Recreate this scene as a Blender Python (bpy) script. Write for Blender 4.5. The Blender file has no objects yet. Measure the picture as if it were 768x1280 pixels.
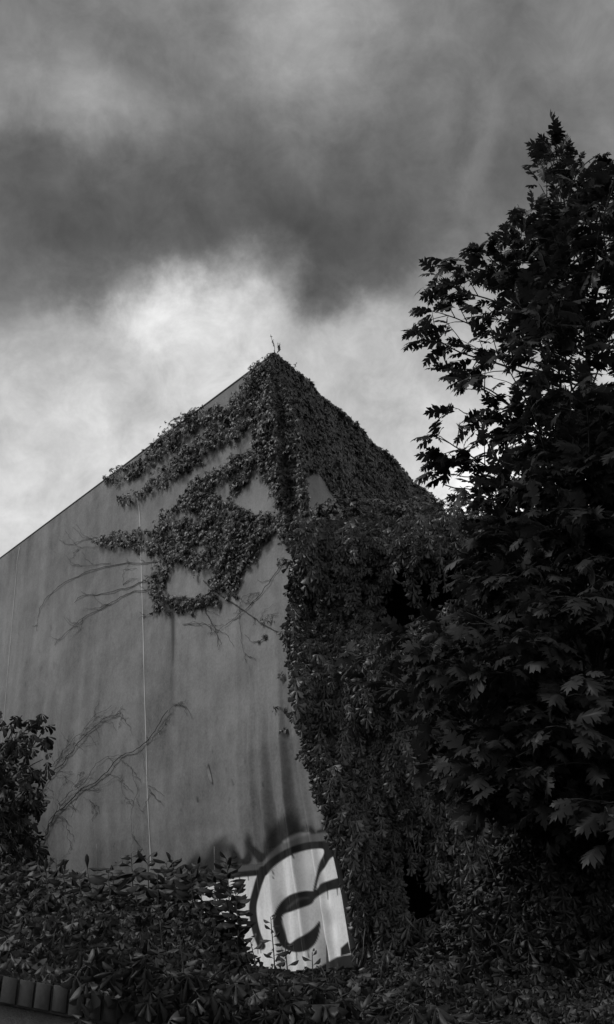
import bpy, math, random
import numpy as np
from math import radians, sin, cos, pi

rng = np.random.default_rng(7)
random.seed(7)
SC = bpy.context.scene
COL = SC.collection

# ------------------------------------------------------------------ camera geometry
F = 1250.0
TH = radians(27.8)
CT, ST = cos(TH), sin(TH)
EYE = np.array([0.0, 0.0, 1.6])

def ray(u, v):
    u = np.asarray(u, float); v = np.asarray(v, float)
    x = (u - 384) / F; y = (640 - v) / F
    return np.stack([x, CT - y * ST, ST + y * CT], -1)

def at(u, v, Y):
    r = ray(u, v)
    return EYE + r * (np.asarray(Y, float) / r[..., 1])[..., None]

def proj(P):
    P = np.asarray(P, float) - EYE
    d = P[..., 1] * CT + P[..., 2] * ST
    y = -P[..., 1] * ST + P[..., 2] * CT
    d = np.where(d < .05, .05, d)
    return 384 + F * P[..., 0] / d, 640 - F * y / d

def nrmz(a):
    a = np.asarray(a, float)
    return a / np.maximum(np.linalg.norm(a, axis=-1, keepdims=True), 1e-9)

def sstep(a, b, x):
    t = np.clip((np.asarray(x, float) - a) / (b - a), 0, 1)
    return t * t * (3 - 2 * t)

def inpoly(u, v, poly):
    poly = np.asarray(poly, float)
    ins = np.zeros(np.shape(u), bool)
    n = len(poly)
    for i in range(n):
        x1, y1 = poly[i]; x2, y2 = poly[(i + 1) % n]
        if y1 == y2: continue
        c = ((y1 > v) != (y2 > v)) & (u < (x2 - x1) * (v - y1) / (y2 - y1) + x1)
        ins ^= c
    return ins

# smooth value noise (sums of sines) for shapes
def wob(a, b=0.0, seed=0.0):
    return (np.sin(a * 1.7 + b * 1.1 + seed) + np.sin(a * 3.1 - b * 2.3 + seed * 1.7) * .6
            + np.sin(-a * 5.3 + b * 4.7 + seed * 2.9) * .35) / 1.95

# ------------------------------------------------------------------ mesh helpers
class MB:
    def __init__(s):
        s.v = []; s.loops = []; s.tot = []; s.n = 0; s.tone = []
    def add(s, V, faces_flat, totals, tone=None):
        V = np.asarray(V, float).reshape(-1, 3)
        s.v.append(V); s.loops.append(np.asarray(faces_flat, np.int64) + s.n)
        s.tot.append(np.asarray(totals, np.int64)); s.n += len(V)
        s.tone.append(np.full(len(V), .5) if tone is None else np.asarray(tone, float))
    def poly(s, V, faces):
        fl = [i for f in faces for i in f]
        s.add(V, fl, [len(f) for f in faces])
    def box(s, lo, hi):
        x0, y0, z0 = lo; x1, y1, z1 = hi
        V = [(x0,y0,z0),(x1,y0,z0),(x1,y1,z0),(x0,y1,z0),(x0,y0,z1),(x1,y0,z1),(x1,y1,z1),(x0,y1,z1)]
        s.poly(V, [(3,2,1,0),(4,5,6,7),(0,1,5,4),(1,2,6,5),(2,3,7,6),(3,0,4,7)])
    def tube(s, P, R, k=6):
        P = np.asarray(P, float); n = len(P)
        R = np.broadcast_to(np.asarray(R, float), (n,))
        T = nrmz(np.gradient(P, axis=0))
        ref = np.array([0, 0, 1.0]) if abs(T[0, 2]) < .9 else np.array([1.0, 0, 0])
        A = nrmz(np.cross(T, ref)); B = np.cross(T, A)
        an = np.arange(k) * 2 * pi / k
        V = P[:, None] + R[:, None, None] * (A[:, None] * np.cos(an)[None, :, None] + B[:, None] * np.sin(an)[None, :, None])
        f = []
        for i in range(n - 1):
            for j in range(k):
                f.append((i*k+j, i*k+(j+1) % k, (i+1)*k+(j+1) % k, (i+1)*k+j))
        f.append(tuple(range(k))[::-1]); f.append(tuple((n-1)*k + j for j in range(k)))
        s.poly(V.reshape(-1, 3), f)
    def grid(s, V):
        a, b = V.shape[:2]
        idx = np.arange(a * b).reshape(a, b)
        q = np.stack([idx[:-1, :-1], idx[1:, :-1], idx[1:, 1:], idx[:-1, 1:]], -1).reshape(-1)
        s.add(V.reshape(-1, 3), q, np.full((a - 1) * (b - 1), 4))
    def build(s, name, mat, parent=None, smooth=False, origin=None):
        V = np.concatenate(s.v)
        o0 = np.zeros(3)
        if parent is not None: o0 = np.array(parent.location)
        elif origin is not None: o0 = np.asarray(origin, float)
        me = bpy.data.meshes.new(name)
        L = np.concatenate(s.loops); T = np.concatenate(s.tot)
        me.vertices.add(len(V)); me.vertices.foreach_set('co', (V - o0).astype(np.float32).ravel())
        me.loops.add(len(L)); me.loops.foreach_set('vertex_index', L.astype(np.int32))
        me.polygons.add(len(T))
        me.polygons.foreach_set('loop_start', np.concatenate([[0], np.cumsum(T)[:-1]]).astype(np.int32))
        if smooth: me.polygons.foreach_set('use_smooth', np.ones(len(T), bool))
        me.update(calc_edges=True)
        at_ = me.attributes.new('tone', 'FLOAT', 'POINT')
        at_.data.foreach_set('value', np.concatenate(s.tone).astype(np.float32))
        me.materials.append(mat)
        o = bpy.data.objects.new(name, me); COL.objects.link(o)
        if parent is not None: o.parent = parent
        else: o.location = o0
        return o

def attr(o, name, vals):
    a = o.data.attributes.new(name, 'FLOAT', 'POINT')
    a.data.foreach_set('value', np.asarray(vals, np.float32))

def thing(name, label, cat, loc, group=None):
    o = bpy.data.objects.new(name, None); COL.objects.link(o)
    o.location = [float(c) for c in loc]; o.empty_display_size = .2
    o['label'] = label; o['category'] = cat
    if group: o['group'] = group
    return o

# ------------------------------------------------------------------ materials
def newmat(name):
    m = bpy.data.materials.new(name); m.use_nodes = True
    nt = m.node_tree; nt.nodes.clear()
    out = nt.nodes.new('ShaderNodeOutputMaterial')
    b = nt.nodes.new('ShaderNodeBsdfPrincipled')
    nt.links.new(b.outputs[0], out.inputs[0])
    return m, nt, b, out
def N(nt, t, **k):
    n = nt.nodes.new(t)
    for a, v in k.items(): setattr(n, a, v)
    return n
def mth(nt, op, a, b=None, c=None, clamp=False):
    n = N(nt, 'ShaderNodeMath', operation=op, use_clamp=clamp)
    for i, x in enumerate((a, b, c)):
        if x is None: continue
        if isinstance(x, (int, float)): n.inputs[i].default_value = x
        else: nt.links.new(x, n.inputs[i])
    return n.outputs[0]
def noise(nt, vec, scale, detail=4, rough=.55, dist=0):
    n = N(nt, 'ShaderNodeTexNoise'); n.inputs['Scale'].default_value = scale
    n.inputs['Detail'].default_value = detail; n.inputs['Roughness'].default_value = rough
    n.inputs['Distortion'].default_value = dist
    if vec is not None: nt.links.new(vec, n.inputs['Vector'])
    return n.outputs['Fac']
def rng_map(nt, x, a, b, c, d):
    n = N(nt, 'ShaderNodeMapRange'); n.inputs[1].default_value = a; n.inputs[2].default_value = b
    n.inputs[3].default_value = c; n.inputs[4].default_value = d
    nt.links.new(x, n.inputs[0]); return n.outputs[0]
def gray(nt, x):
    n = N(nt, 'ShaderNodeCombineColor')
    for i in range(3): nt.links.new(x, n.inputs[i])
    return n.outputs[0]
def bump(nt, h, strength, dist, b):
    n = N(nt, 'ShaderNodeBump'); n.inputs['Strength'].default_value = strength
    n.inputs['Distance'].default_value = dist
    nt.links.new(h, n.inputs['Height']); nt.links.new(n.outputs[0], b.inputs['Normal'])
def objco(nt, sx=1, sy=1, sz=1):
    t = N(nt, 'ShaderNodeTexCoord'); m = N(nt, 'ShaderNodeMapping')
    m.inputs['Scale'].default_value = (sx, sy, sz)
    nt.links.new(t.outputs['Object'], m.inputs[0]); return m.outputs[0]
def attrn(nt, name):
    return N(nt, 'ShaderNodeAttribute', attribute_name=name).outputs['Fac']

def leaf_mat(name, lo, hi, rough=.45, spec=.35, trans=.18):
    m, nt, b, out = newmat(name)
    t = attrn(nt, 'tone')
    n = noise(nt, objco(nt), 9, 3)
    k = mth(nt, 'MULTIPLY_ADD', n, .5, mth(nt, 'MULTIPLY_ADD', t, 1.0, -.25), clamp=True)
    col = gray(nt, rng_map(nt, k, 0, 1, lo, hi))
    nt.links.new(col, b.inputs['Base Color'])
    b.inputs['Roughness'].default_value = rough
    b.inputs['Specular IOR Level'].default_value = spec
    tr = N(nt, 'ShaderNodeBsdfTranslucent'); nt.links.new(col, tr.inputs['Color'])
    mx = N(nt, 'ShaderNodeMixShader'); mx.inputs[0].default_value = trans
    nt.links.new(b.outputs[0], mx.inputs[1]); nt.links.new(tr.outputs[0], mx.inputs[2])
    nt.links.new(mx.outputs[0], out.inputs[0])
    return m

def plain_mat(name, lo, hi, rough=.8, scale=6, bs=.3, bd=.01, spec=.3, stretch=(1, 1, 1)):
    m, nt, b, out = newmat(name)
    co = objco(nt, *stretch)
    n = noise(nt, co, scale, 6, .65)
    n2 = noise(nt, co, scale * 7, 4, .6)
    k = mth(nt, 'MULTIPLY_ADD', n2, .4, mth(nt, 'MULTIPLY', n, .6))
    nt.links.new(gray(nt, rng_map(nt, k, .3, .7, lo, hi)), b.inputs['Base Color'])
    b.inputs['Roughness'].default_value = rough
    b.inputs['Specular IOR Level'].default_value = spec
    bump(nt, k, bs, bd, b)
    return m

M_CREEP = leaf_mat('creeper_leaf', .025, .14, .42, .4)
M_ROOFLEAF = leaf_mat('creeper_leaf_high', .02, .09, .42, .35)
M_GROUNDLEAF = leaf_mat('ground_creeper_leaf_dim', .012, .060, .48, .28)  # creeper leaf darkened for the ground: dimmer light put into its colour
M_OAK = leaf_mat('oak_leaf', .012, .042, .5, .2, .25)
M_SHRUB = leaf_mat('shrub_leaf', .013, .045, .5, .25, .12)
M_STEM = plain_mat('vine_stem', .03, .08, .85, 20)
M_DEAD = plain_mat('dead_vine_stem', .05, .10, .9, 20)
M_PALESTEM = plain_mat('pale_stem', .10, .22, .8, 20)
M_BARK = plain_mat('bark', .025, .07, .9, 12, .6, .02, .2, (1, 1, .3))
M_SOIL = plain_mat('soil', .02, .05, .95, 2.5, .6, .03)
M_BRICK = plain_mat('dark_brick', .014, .05, .8, 9, .5, .006)
M_RENDER = plain_mat('roughcast', .10, .22, .95, 26, .9, .012)
M_ANNEX = plain_mat('annexe_masonry', .05, .10, .9, 5, .4, .01)
M_PLINTH = plain_mat('plinth', .04, .08, .9, 4)
M_ROOF = plain_mat('roof_felt', .10, .16, .85, 4)
M_EDGE = plain_mat('edge_flashing', .2, .32, .6, 5, .1, .003)
M_TRIM = plain_mat('pale_trim', .30, .46, .5, 10, .2, .003)
M_SEAM = plain_mat('seam_tape', .36, .50, .5, 8, .1, .002, stretch=(1, 1, .2))

# wall sheet: grey, faint vertical weathering, grime clouds, drip stains with their own shape
def wall_mat():
    m, nt, b, out = newmat('weathered_wall_sheet')
    st = noise(nt, objco(nt, 1.2, 1.2, .05), 1.8, 4, .5)
    st2 = noise(nt, objco(nt, 6, 6, .14), 2.6, 4, .6)
    bl = noise(nt, objco(nt), .75, 6, .62, .4)
    fine = noise(nt, objco(nt), 26, 5, .75)
    mid = noise(nt, objco(nt, 1, 1, .8), 4.5, 8, .72)
    k = mth(nt, 'MULTIPLY_ADD', st, .38, mth(nt, 'MULTIPLY_ADD', st2, .05, mth(nt, 'MULTIPLY_ADD', bl, .50, mth(nt, 'MULTIPLY_ADD', mid, .29, mth(nt, 'MULTIPLY', fine, .40)))))
    base = rng_map(nt, k, .60, 1.02, .075, .285)
    # speckled dirt
    sp = noise(nt, objco(nt), 13, 5, .75)
    dirt = rng_map(nt, sp, .62, .78, 0, .35)
    stain = mth(nt, 'ADD', attrn(nt, 'stain'), dirt, clamp=True)
    f = mth(nt, 'SUBTRACT', 1.0, mth(nt, 'MULTIPLY', stain, .85))
    nt.links.new(gray(nt, mth(nt, 'MULTIPLY', base, f)), b.inputs['Base Color'])
    b.inputs['Roughness'].default_value = .55
    b.inputs['Specular IOR Level'].default_value = .25
    bump(nt, mth(nt, 'ADD', mid, mth(nt, 'MULTIPLY', fine, .4)), .18, .01, b)
    return m
M_WALL = wall_mat()

def paint_mat():
    m, nt, b, out = newmat('spray_paint')
    p = attrn(nt, 'paint'); c = attrn(nt, 'cover')
    wear = noise(nt, objco(nt, 3, 3, .5), 3.5, 6, .7)
    sc = noise(nt, objco(nt), 30, 4, .7)
    k = mth(nt, 'MULTIPLY', p, rng_map(nt, mth(nt, 'MULTIPLY_ADD', sc, .45, mth(nt, 'MULTIPLY', wear, .55)), .36, .58, .80, 1.0))
    nt.links.new(gray(nt, k), b.inputs['Base Color'])
    b.inputs['Roughness'].default_value = .38
    b.inputs['Specular IOR Level'].default_value = .4
    tr = N(nt, 'ShaderNodeBsdfTransparent')
    mx = N(nt, 'ShaderNodeMixShader')
    nt.links.new(c, mx.inputs[0]); nt.links.new(tr.outputs[0], mx.inputs[1]); nt.links.new(b.outputs[0], mx.inputs[2])
    nt.links.new(mx.outputs[0], out.inputs[0])
    return m
M_PAINT = paint_mat()

# ------------------------------------------------------------------ leaves
def leaflet(L, W, ang, droop, fold):
    ys = [0, .22, .52, .74, .89, 1.0]; ws = [0, .20, 1.0, .84, .42, 0]
    V = []
    def P(x, y):
        z = -droop * y * y * L - fold * abs(x) * -1 * -1
        xx = x * W * L * .5; yy = y * L
        return (xx * cos(ang) + yy * sin(ang), -xx * sin(ang) + yy * cos(ang), z - fold * abs(x) * W * L * .5)
    V.append(P(0, 0))
    for y, w in list(zip(ys, ws))[1:-1]:
        V += [P(-w, y), P(0, y), P(w, y)]
    V.append(P(0, 1.0))
    f = [(0, 2, 1), (0, 3, 2)]
    for i in range(3):
        a = 1 + 3 * i
        f += [(a, a+1, a+4, a+3), (a+1, a+2, a+5, a+4)]
    a = 10
    f += [(a, a+1, 13), (a+1, a+2, 13)]
    return V, f
def leaflet_lo(L, W, ang, droop, fold):
    V = []
    for x, y in ((0, 0), (-1, .45), (0, .5), (1, .45), (0, 1)):
        xx = x * W * L * .5; yy = y * L
        V.append((xx * cos(ang) + yy * sin(ang), -xx * sin(ang) + yy * cos(ang), -droop * y * y * L - fold * abs(xx)))
    return V, [(0, 2, 1), (0, 3, 2), (1, 2, 4), (2, 3, 4)]
def merge(parts):
    V = []; Fs = []
    for v, f in parts:
        o = len(V); V += v; Fs += [tuple(i + o for i in q) for q in f]
    return np.array(V), Fs
def palmate(fn, W=.5, droop=.35, fold=.35, spread=1.0, k=5):
    out = []
    for j in range(k):
        c = (j - (k - 1) / 2) / ((k - 1) / 2)
        v, f = fn((1 - .30 * abs(c)) * random.uniform(.85, 1.1), W * random.uniform(.9, 1.1), c * radians(104) * spread + random.uniform(-.14, .14), droop + random.uniform(-.25, .3), fold)
        out.append((v, f))
    return merge(out)
CREEP_HI = [palmate(leaflet, random.uniform(.28, .36), random.uniform(.1, .65), random.uniform(.25, .5), random.uniform(.8, 1.1), random.choice((5, 5, 5, 3))) for _ in range(9)]
CREEP_LO = [palmate(leaflet_lo, random.uniform(.38, .46), random.uniform(.25, .6), .35, random.uniform(.8, 1.1)) for _ in range(6)]
NARROW = [palmate(leaflet, .27, random.uniform(.3, .7), .3, .75) for _ in range(5)]
LANCE = [merge([leaflet(1, .27, 0, d, .25)]) for d in (.15, .35, .5)]
BROAD = [merge([leaflet(1, .30, 0, d, .3)]) for d in (.5, .8, 1.1)]

def oak_leaf(curl, fold, j=0):
    r = random.Random(j)
    half = [[(.055, .05)],
            [(.15, .14), (.25, .20), (.20, .26), (.27, .33), (.17, .33)], [(.055, .34)],
            [(.20, .40), (.34, .45), (.32, .53), (.43, .64), (.30, .62), (.22, .64)], [(.06, .58)],
            [(.17, .66), (.29, .70), (.27, .77), (.33, .88), (.21, .85)], [(.05, .79)],
            [(.12, .86), (.15, .94), (.07, .93)]]
    V = []; Fs = []
    def z(x, y): return -fold * abs(x) - curl * (y - .25) ** 2 + .03 * sin(9 * y)
    mids = [0, .33, .57, .78]
    V = [(0, .05, z(0, .05)), (0, .33, z(0, .33)), (0, .57, z(0, .57)), (0, .78, z(0, .78)), (0, 1.06, z(0, 1.06)), (-.012, -.22, .0), (.012, -.22, .0)]
    for sgn in (1, -1):
        sin_i = []
        lob = []
        for q, seg in enumerate(half):
            ids = []
            for x, y in seg:
                x *= r.uniform(.74, 1.0); y += r.uniform(-.015, .015)
                ids.append(len(V)); V.append((sgn * x, y, z(x, y) - .12 * max(0, x - .2)))
            (sin_i if q % 2 == 0 else lob).append(ids)
        fs = []
        for i in range(3):
            a, b = sin_i[i][0], sin_i[i+1][0]
            fs.append((i, a, b, i + 1))
            fs.append(tuple([a] + lob[i] + [b]))
        fs.append(tuple([3, sin_i[3][0]] + lob[3] + [4]))
        Fs += fs if sgn > 0 else [f[::-1] for f in fs]
    Fs.append((5, 6, 0))
    return np.array(V), Fs
OAKS = [oak_leaf(random.uniform(.1, .7), random.uniform(.05, .5), i) for i in range(7)]

def frames(tip, nrm):
    y = nrmz(tip); z = nrm - (nrm * y).sum(-1, keepdims=True) * y
    z = nrmz(z); x = np.cross(y, z)
    return x, y, z

def put_leaves(mb, templates, pos, tip, nrm, size, tone):
    n = len(pos)
    if n == 0: return
    x, y, z = frames(tip, nrm)
    which = rng.integers(0, len(templates), n)
    for ti, (T, Fs) in enumerate(templates):
        m = which == ti
        if not m.any(): continue
        k = int(m.sum())
        V = pos[m][:, None] + size[m][:, None, None] * (T[None, :, 0:1] * x[m][:, None] + T[None, :, 1:2] * y[m][:, None] + T[None, :, 2:3] * z[m][:, None])
        fl = np.array([i for f in Fs for i in f]); tt = np.array([len(f) for f in Fs])
        L = (fl[None] + (np.arange(k) * len(T))[:, None]).ravel()
        mb.add(V.reshape(-1, 3), L, np.tile(tt, k), np.repeat(tone[m], len(T)))

def rnd(n, s=1.0): return rng.normal(0, s, (n, 3))
DOWN = np.array([0, 0, -1.0])

# ------------------------------------------------------------------ THE HALL
APEX = at(343, 440, 14.0)
ZT = APEX[2]
_px = [(343,440),(352,500),(362,585),(366,640),(369,700),(373,790),(384,915),(397,985),(413,1050),(428,1120),(440,1195)]
_A = np.array([at(u, v, 14.0 - .25 * i / 10) for i, (u, v) in enumerate(_px)])
_A = np.vstack([_A, _A[-1] + (_A[-1] - _A[-2]) * 1.6])[::-1]
_A = _A[np.argsort(_A[:, 2])]
def A(z):
    z = np.asarray(z, float)
    x = np.interp(z, _A[:, 2], _A[:, 0]); y = np.interp(z, _A[:, 2], _A[:, 1])
    return np.stack([x, y], -1)
_e = ray(0, 697); _d = (ZT - 1.6) / _e[2]; EL = EYE + _e * _d
LD = nrmz((EL - APEX)[:2]); LN = np.array([-LD[1], LD[0]])
if LN[1] > 0: LN = -LN
_e = ray(545, 630); _d = (ZT - 1.6) / _e[2]; ER = EYE + _e * _d
RD = nrmz((ER - APEX)[:2]); RN = np.array([RD[1], -RD[0]])
LN3 = np.array([LN[0], LN[1], 0]); RN3 = np.array([RN[0], RN[1], 0])
LLEN, RLEN = 15.0, 10.0
print('hall', APEX, LD, LN, RD, RN)

def folds(s, z):
    s = np.asarray(s, float); z = np.asarray(z, float)
    a = sstep(7.0, 3.0, z) * sstep(2.4, .5, s)
    w = s * (1 + .10 * (z - 2.5)) / .36
    p1 = 2 * pi * w + .5 * np.sin(z * 1.3)
    f = (1 - 2 * np.abs(np.sin(p1 * .5)) ** 1.4) * .75 + np.sin(p1 * .47 + 1.2) * .7 + .22 * np.sin(p1 * 1.7 + z)
    f2 = np.sin(s * 1.9 + .25 * z) * .5 + np.sin(s * .83 + 2) * .7 + np.sin(s * 3.7 + .1 * z) * .22
    a = a * sstep(0, .5, s)
    # crumple near the low corner
    c = np.exp(-((s - .32) / .3) ** 2 - ((z - 3.0) / .45) ** 2)
    cr = np.sin(s * 17 + z * 9) * .022 + np.sin(z * 15 - s * 6) * .018
    hem = 0 * s
    edge = sstep(.0, .3, s)
    top = sstep(ZT - .02, ZT - 1.6, z); edge = edge * top
    return (.12 * a * f) + (.026 * f2 + c * cr * .45) * edge + hem + .012 * wob(s * .8, z * .7, 3) * edge

def W(s, z, off=0.0):
    s, z = np.broadcast_arrays(np.asarray(s, float), np.asarray(z, float))
    a = A(z); d = folds(s, z) + off
    xy = a + s[..., None] * LD + d[..., None] * LN
    return np.concatenate([xy, z[..., None]], -1)
def wall_hit(u, v, D=LD, Nn=LN):
    u = np.asarray(u, float); v = np.asarray(v, float)
    r = ray(u, v); z = np.full(u.shape, 8.0)
    for _ in range(14):
        a = A(z)
        t = ((a - EYE[:2]) * Nn).sum(-1) / (r[..., :2] * Nn).sum(-1)
        z = EYE[2] + t * r[..., 2]
    a = A(z)
    s = ((EYE[:2] + t[..., None] * r[..., :2] - a) * D).sum(-1)
    return s, z

hall = thing('concrete_hall', 'tall pale grey windowless hall with a sharp corner, streaked wall and graffiti at its foot', 'building', (APEX[0], APEX[1], 1.9))
ZB = 2.40
def hem(s): return ZB + .10 * sstep(.9, 0, s) * 0 + .0 * s
ss = np.concatenate([np.arange(0, 1.6, .011), np.arange(1.6, 3.2, .02), np.arange(3.2, LLEN + .01, .05)])
zz = np.concatenate([np.arange(ZB, 5.6, .02), np.linspace(5.6, ZT, 120)])
S_, Z_ = np.meshgrid(ss, zz, indexing='ij')
mb = MB(); mb.grid(W(S_, Z_))
wall_l = mb.build('wall', M_WALL, hall, smooth=True)
wall_l['label'] = 'streaked left wall with bare grey sheeting'

# ---- stains / scars on the left wall (shape lives on the sheet)
def seg_dist(u, v, pts):
    d = np.full(u.shape, 1e9); tt = np.zeros(u.shape)
    L = len(pts) - 1
    for i in range(L):
        x1, y1 = pts[i][:2]; x2, y2 = pts[i+1][:2]
        dx, dy = x2 - x1, y2 - y1
        t = np.clip(((u - x1) * dx + (v - y1) * dy) / max(dx*dx + dy*dy, 1e-9), 0, 1)
        dd = np.hypot(u - x1 - t * dx, v - y1 - t * dy)
        m = dd < d; d = np.where(m, dd, d); tt = np.where(m, i + t, tt)
    return d, tt
def smooth(pts, w=None, sub=6):
    p = np.array(pts, float); n = len(p)
    if n < 3: return pts, w
    t = np.linspace(0, n - 1, (n - 1) * sub + 1); i = np.minimum(t.astype(int), n - 2); f = (t - i)[:, None]
    g = lambda k: p[np.clip(k, 0, n - 1)]
    q = .5 * (2 * g(i) + (g(i + 1) - g(i - 1)) * f + (2 * g(i - 1) - 5 * g(i) + 4 * g(i + 1) - g(i + 2)) * f ** 2 + (3 * g(i) - g(i - 1) - 3 * g(i + 1) + g(i + 2)) * f ** 3)
    if w is not None and hasattr(w, '__len__'): w = np.interp(t, np.arange(n), w)
    return [tuple(x) for x in q], w
def stroke(u, v, pts, w, soft):
    pts, w = smooth(pts, w)
    """w: half width (number, or one per point); returns 0..1"""
    d, t = seg_dist(u, v, pts)
    ww = np.interp(t, np.arange(len(pts)), w if hasattr(w, '__len__') else [w] * len(pts))
    return sstep(soft, -soft, d - ww)
def polym(u, v, poly, soft, rnd_=False):
    if rnd_: poly = smooth(list(poly) + [poly[0]])[0][:-1]
    d, _ = seg_dist(u, v, list(poly) + [poly[0]])
    d = np.where(inpoly(u, v, poly), -d, d)
    return sstep(soft, -soft, d)

wp = W(S_, Z_).reshape(-1, 3)
wu, wv = proj(wp)
st = np.zeros(len(wp))
st = np.maximum(st, .95 * stroke(wu, wv, [(216, 755), (216.5, 800), (216, 832)], [3.0, 2.2, .6], 2.2))
st = np.maximum(st, .45 * stroke(wu, wv, [(216, 800), (215, 850), (217, 905)], [3.5, 3, .5], 4))
st = np.maximum(st, .28 * stroke(wu, wv, [(200, 740), (204, 800)], [3, 1], 5))
st = np.maximum(st, .30 * stroke(wu, wv, [(78, 700), (74, 800)], [7, 2], 10))
st = np.maximum(st, .22 * stroke(wu, wv, [(110, 700), (108, 860)], [8, 3], 12))
st = np.maximum(st, .25 * stroke(wu, wv, [(140, 690), (146, 770)], [6, 2], 8))
st = np.maximum(st, .25 * stroke(wu, wv, [(258, 730), (252, 860)], [6, 2], 12))
st = np.maximum(st, .30 * stroke(wu, wv, [(305, 740), (300, 860)], [5, 2], 14))
st = np.maximum(st, .30 * stroke(wu, wv, [(345, 730), (352, 900)], [3, 2], 6))
st = np.maximum(st, .9 * stroke(wu, wv, [(261, 956), (263, 968), (266, 980)], [.9, 1.6, .6], 1.1))
st = np.maximum(st, .7 * stroke(wu, wv, [(247, 997), (247.5, 1002)], 1.2, 1.2))
st = np.maximum(st, .5 * stroke(wu, wv, [(290, 975), (292, 981)], .8, 1))
for _ in range(16):
    a, b = rng.uniform(30, 350), rng.uniform(720, 1000); q_ = [(a, b)]
    for _k in range(4): q_.append((q_[-1][0] + rng.uniform(-3, 3), q_[-1][1] + rng.uniform(4, 12)))
    st = np.maximum(st, rng.uniform(.15, .4) * stroke(wu, wv, q_, .35, .9))
for _ in range(110):
    a, b = rng.uniform(20, 370), rng.uniform(720, 1060)
    st = np.maximum(st, rng.uniform(.15, .5) * stroke(wu, wv, [(a, b), (a + rng.uniform(-2, 2), b + rng.uniform(1, 6))], rng.uniform(.3, 1.0), 1.0))
# run-off tongues at the head of the wall, one per joint of the sheet
for a in np.concatenate([np.arange(.6, LLEN, .55)]):
    a = a + rng.uniform(-.2, .2); ln = rng.uniform(.8, 3.2); w_ = rng.uniform(.07, .26)
    g = np.exp(-((S_ - a) / w_) ** 2) * sstep(ZT - ln, ZT, Z_) * rng.uniform(.06, .26)
    st = np.maximum(st, g.reshape(-1))
attr(wall_l, 'stain', st)

# ---- graffiti: painted letters lying on the sheet
gs = np.arange(.0, 3.9, .011); gz = np.arange(ZB + .01, 4.75, .011)
GS, GZ = np.meshgrid(gs, gz, indexing='ij')
gp = W(GS, GZ, .010)
gu, gv = [a.reshape(-1) for a in proj(gp)]
def cp(pts): return [(230 + x / 3.34, 1000 + y / 3.34) for x, y in pts]
paint = np.full(gu.shape, .2); cover = np.zeros(gu.shape)
def lay(m, col, op=1.0):
    global paint, cover
    m = m * op
    newc = m + cover * (1 - m)
    paint = np.where(newc > 1e-4, (col * m + paint * cover * (1 - m)) / np.maximum(newc, 1e-4), paint)
    cover = newc
gw = gu + 1.5 * np.sin(gv * .21) ; gq = gv + 1.2 * np.sin(gu * .17)
# smoky flames above
FL = [([(25,330),(40,250),(50,215)],[9,7,1]), ([(75,330),(70,270),(60,230)],[8,6,1]), ([(140,330),(120,260),(150,190),(175,145)],[16,14,9,1]),
      ([(190,310),(205,250),(185,190)],[8,8,3]), ([(205,190),(212,245),(238,268),(262,248),(272,160)],[3,6,8,6,1]),
      ([(262,150),(285,200),(322,236),(350,215),(352,150),(342,95)],[1,6,7,7,5,1]),
      ([(375,185),(390,140),(435,75),(455,50)],[8,10,10,2]), ([(400,175),(440,165),(470,110),(480,60)],[9,10,7,1]),
      ([(470,150),(500,115)],[5,1]), ([(85,340),(150,300),(200,300)],[10,12,8]), ([(590,60),(595,110),(585,150)],[3,7,10]),
      ([(560,130),(610,120),(640,130)],[4,9,8]), ([(525,110),(530,140)],[3,5])]
for p, w_ in FL:
    pts_, ws_ = smooth(cp(p), np.array(w_) * .62 + 1.2)
    d_, t_ = seg_dist(gw, gq, pts_); y_ = np.array([q_[1] for q_ in pts_])
    wt_ = np.interp(t_, np.arange(len(pts_)), ws_)
    fade = np.clip(.22 + .78 * (gq - y_.min() + 4) / max(y_.max() - y_.min(), 6), .12, 1)
    sf = 2.2 + 4.5 * (1 - fade)
    lay(np.clip((wt_ + sf - d_) / (2 * sf), 0, 1) ** 1.3 * fade, .03, .95)
for p, w_ in (([(120,240),(160,200)],[22,14]), ([(420,150),(450,110)],[22,14]), ([(60,300),(170,300)],[18,18])):
    lay(stroke(gu, gv, cp(p), np.array(w_) / 2, 14), .06, .5)
# white fill
lay(polym(gu, gv, cp([(60,390),(130,330),(200,318),(300,305),(330,290),(420,228),(500,200),(600,175),(650,215),(680,330),(700,480),(720,900),(60,900)]), 1.2), .92)
# grey bands over the letters
lay(stroke(gu, gv, cp([(150,300),(205,288),(340,280)]), 4, 2), .12)
lay(stroke(gu, gv, cp([(345,262),(395,215),(450,182),(520,165),(600,150)]), [4,6,6,6,5], 2), .17)
lay(stroke(gu, gv, cp([(420,175),(470,150),(520,140)]), [2,3,2], 2), .3)
# black strokes
BK = .02
lay(stroke(gu, gv, cp([(110,345),(200,318),(300,305),(335,300)]), [2.5,3,3.5,3.5], .9), BK)
lay(stroke(gu, gv, cp([(330,295),(305,370),(288,450),(300,540),(325,610)]), [5.5,4.8,4.8,4.8,5], .9), BK)
lay(stroke(gu, gv, cp([(335,300),(370,262),(430,222),(500,196),(570,188),(640,200)]), [5.2,5.2,4.8,4.8,4.6,5.4], .9), BK)
lay(polym(gu, gv, cp([(575,190),(636,196),(640,225),(612,245),(590,280),(568,312),(555,360),(545,400),(540,380),(552,320),(565,265),(585,220)]), .9, True), BK)
lay(polym(gu, gv, cp([(660,320),(610,335),(572,350),(548,378),(500,380),(440,398),(395,440),(372,500),(382,560),(410,610),(455,634),(510,630),(548,600),(566,555),(569,505),(545,530),(515,555),(470,580),(440,598),(425,555),(412,486),(460,462),(530,436),(552,410),(600,380),(660,362)]), .9, True), BK)
lay(stroke(gu, gv, cp([(430,452),(480,415),(520,408)]), [1,2,1], 1.5), .07)
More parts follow.
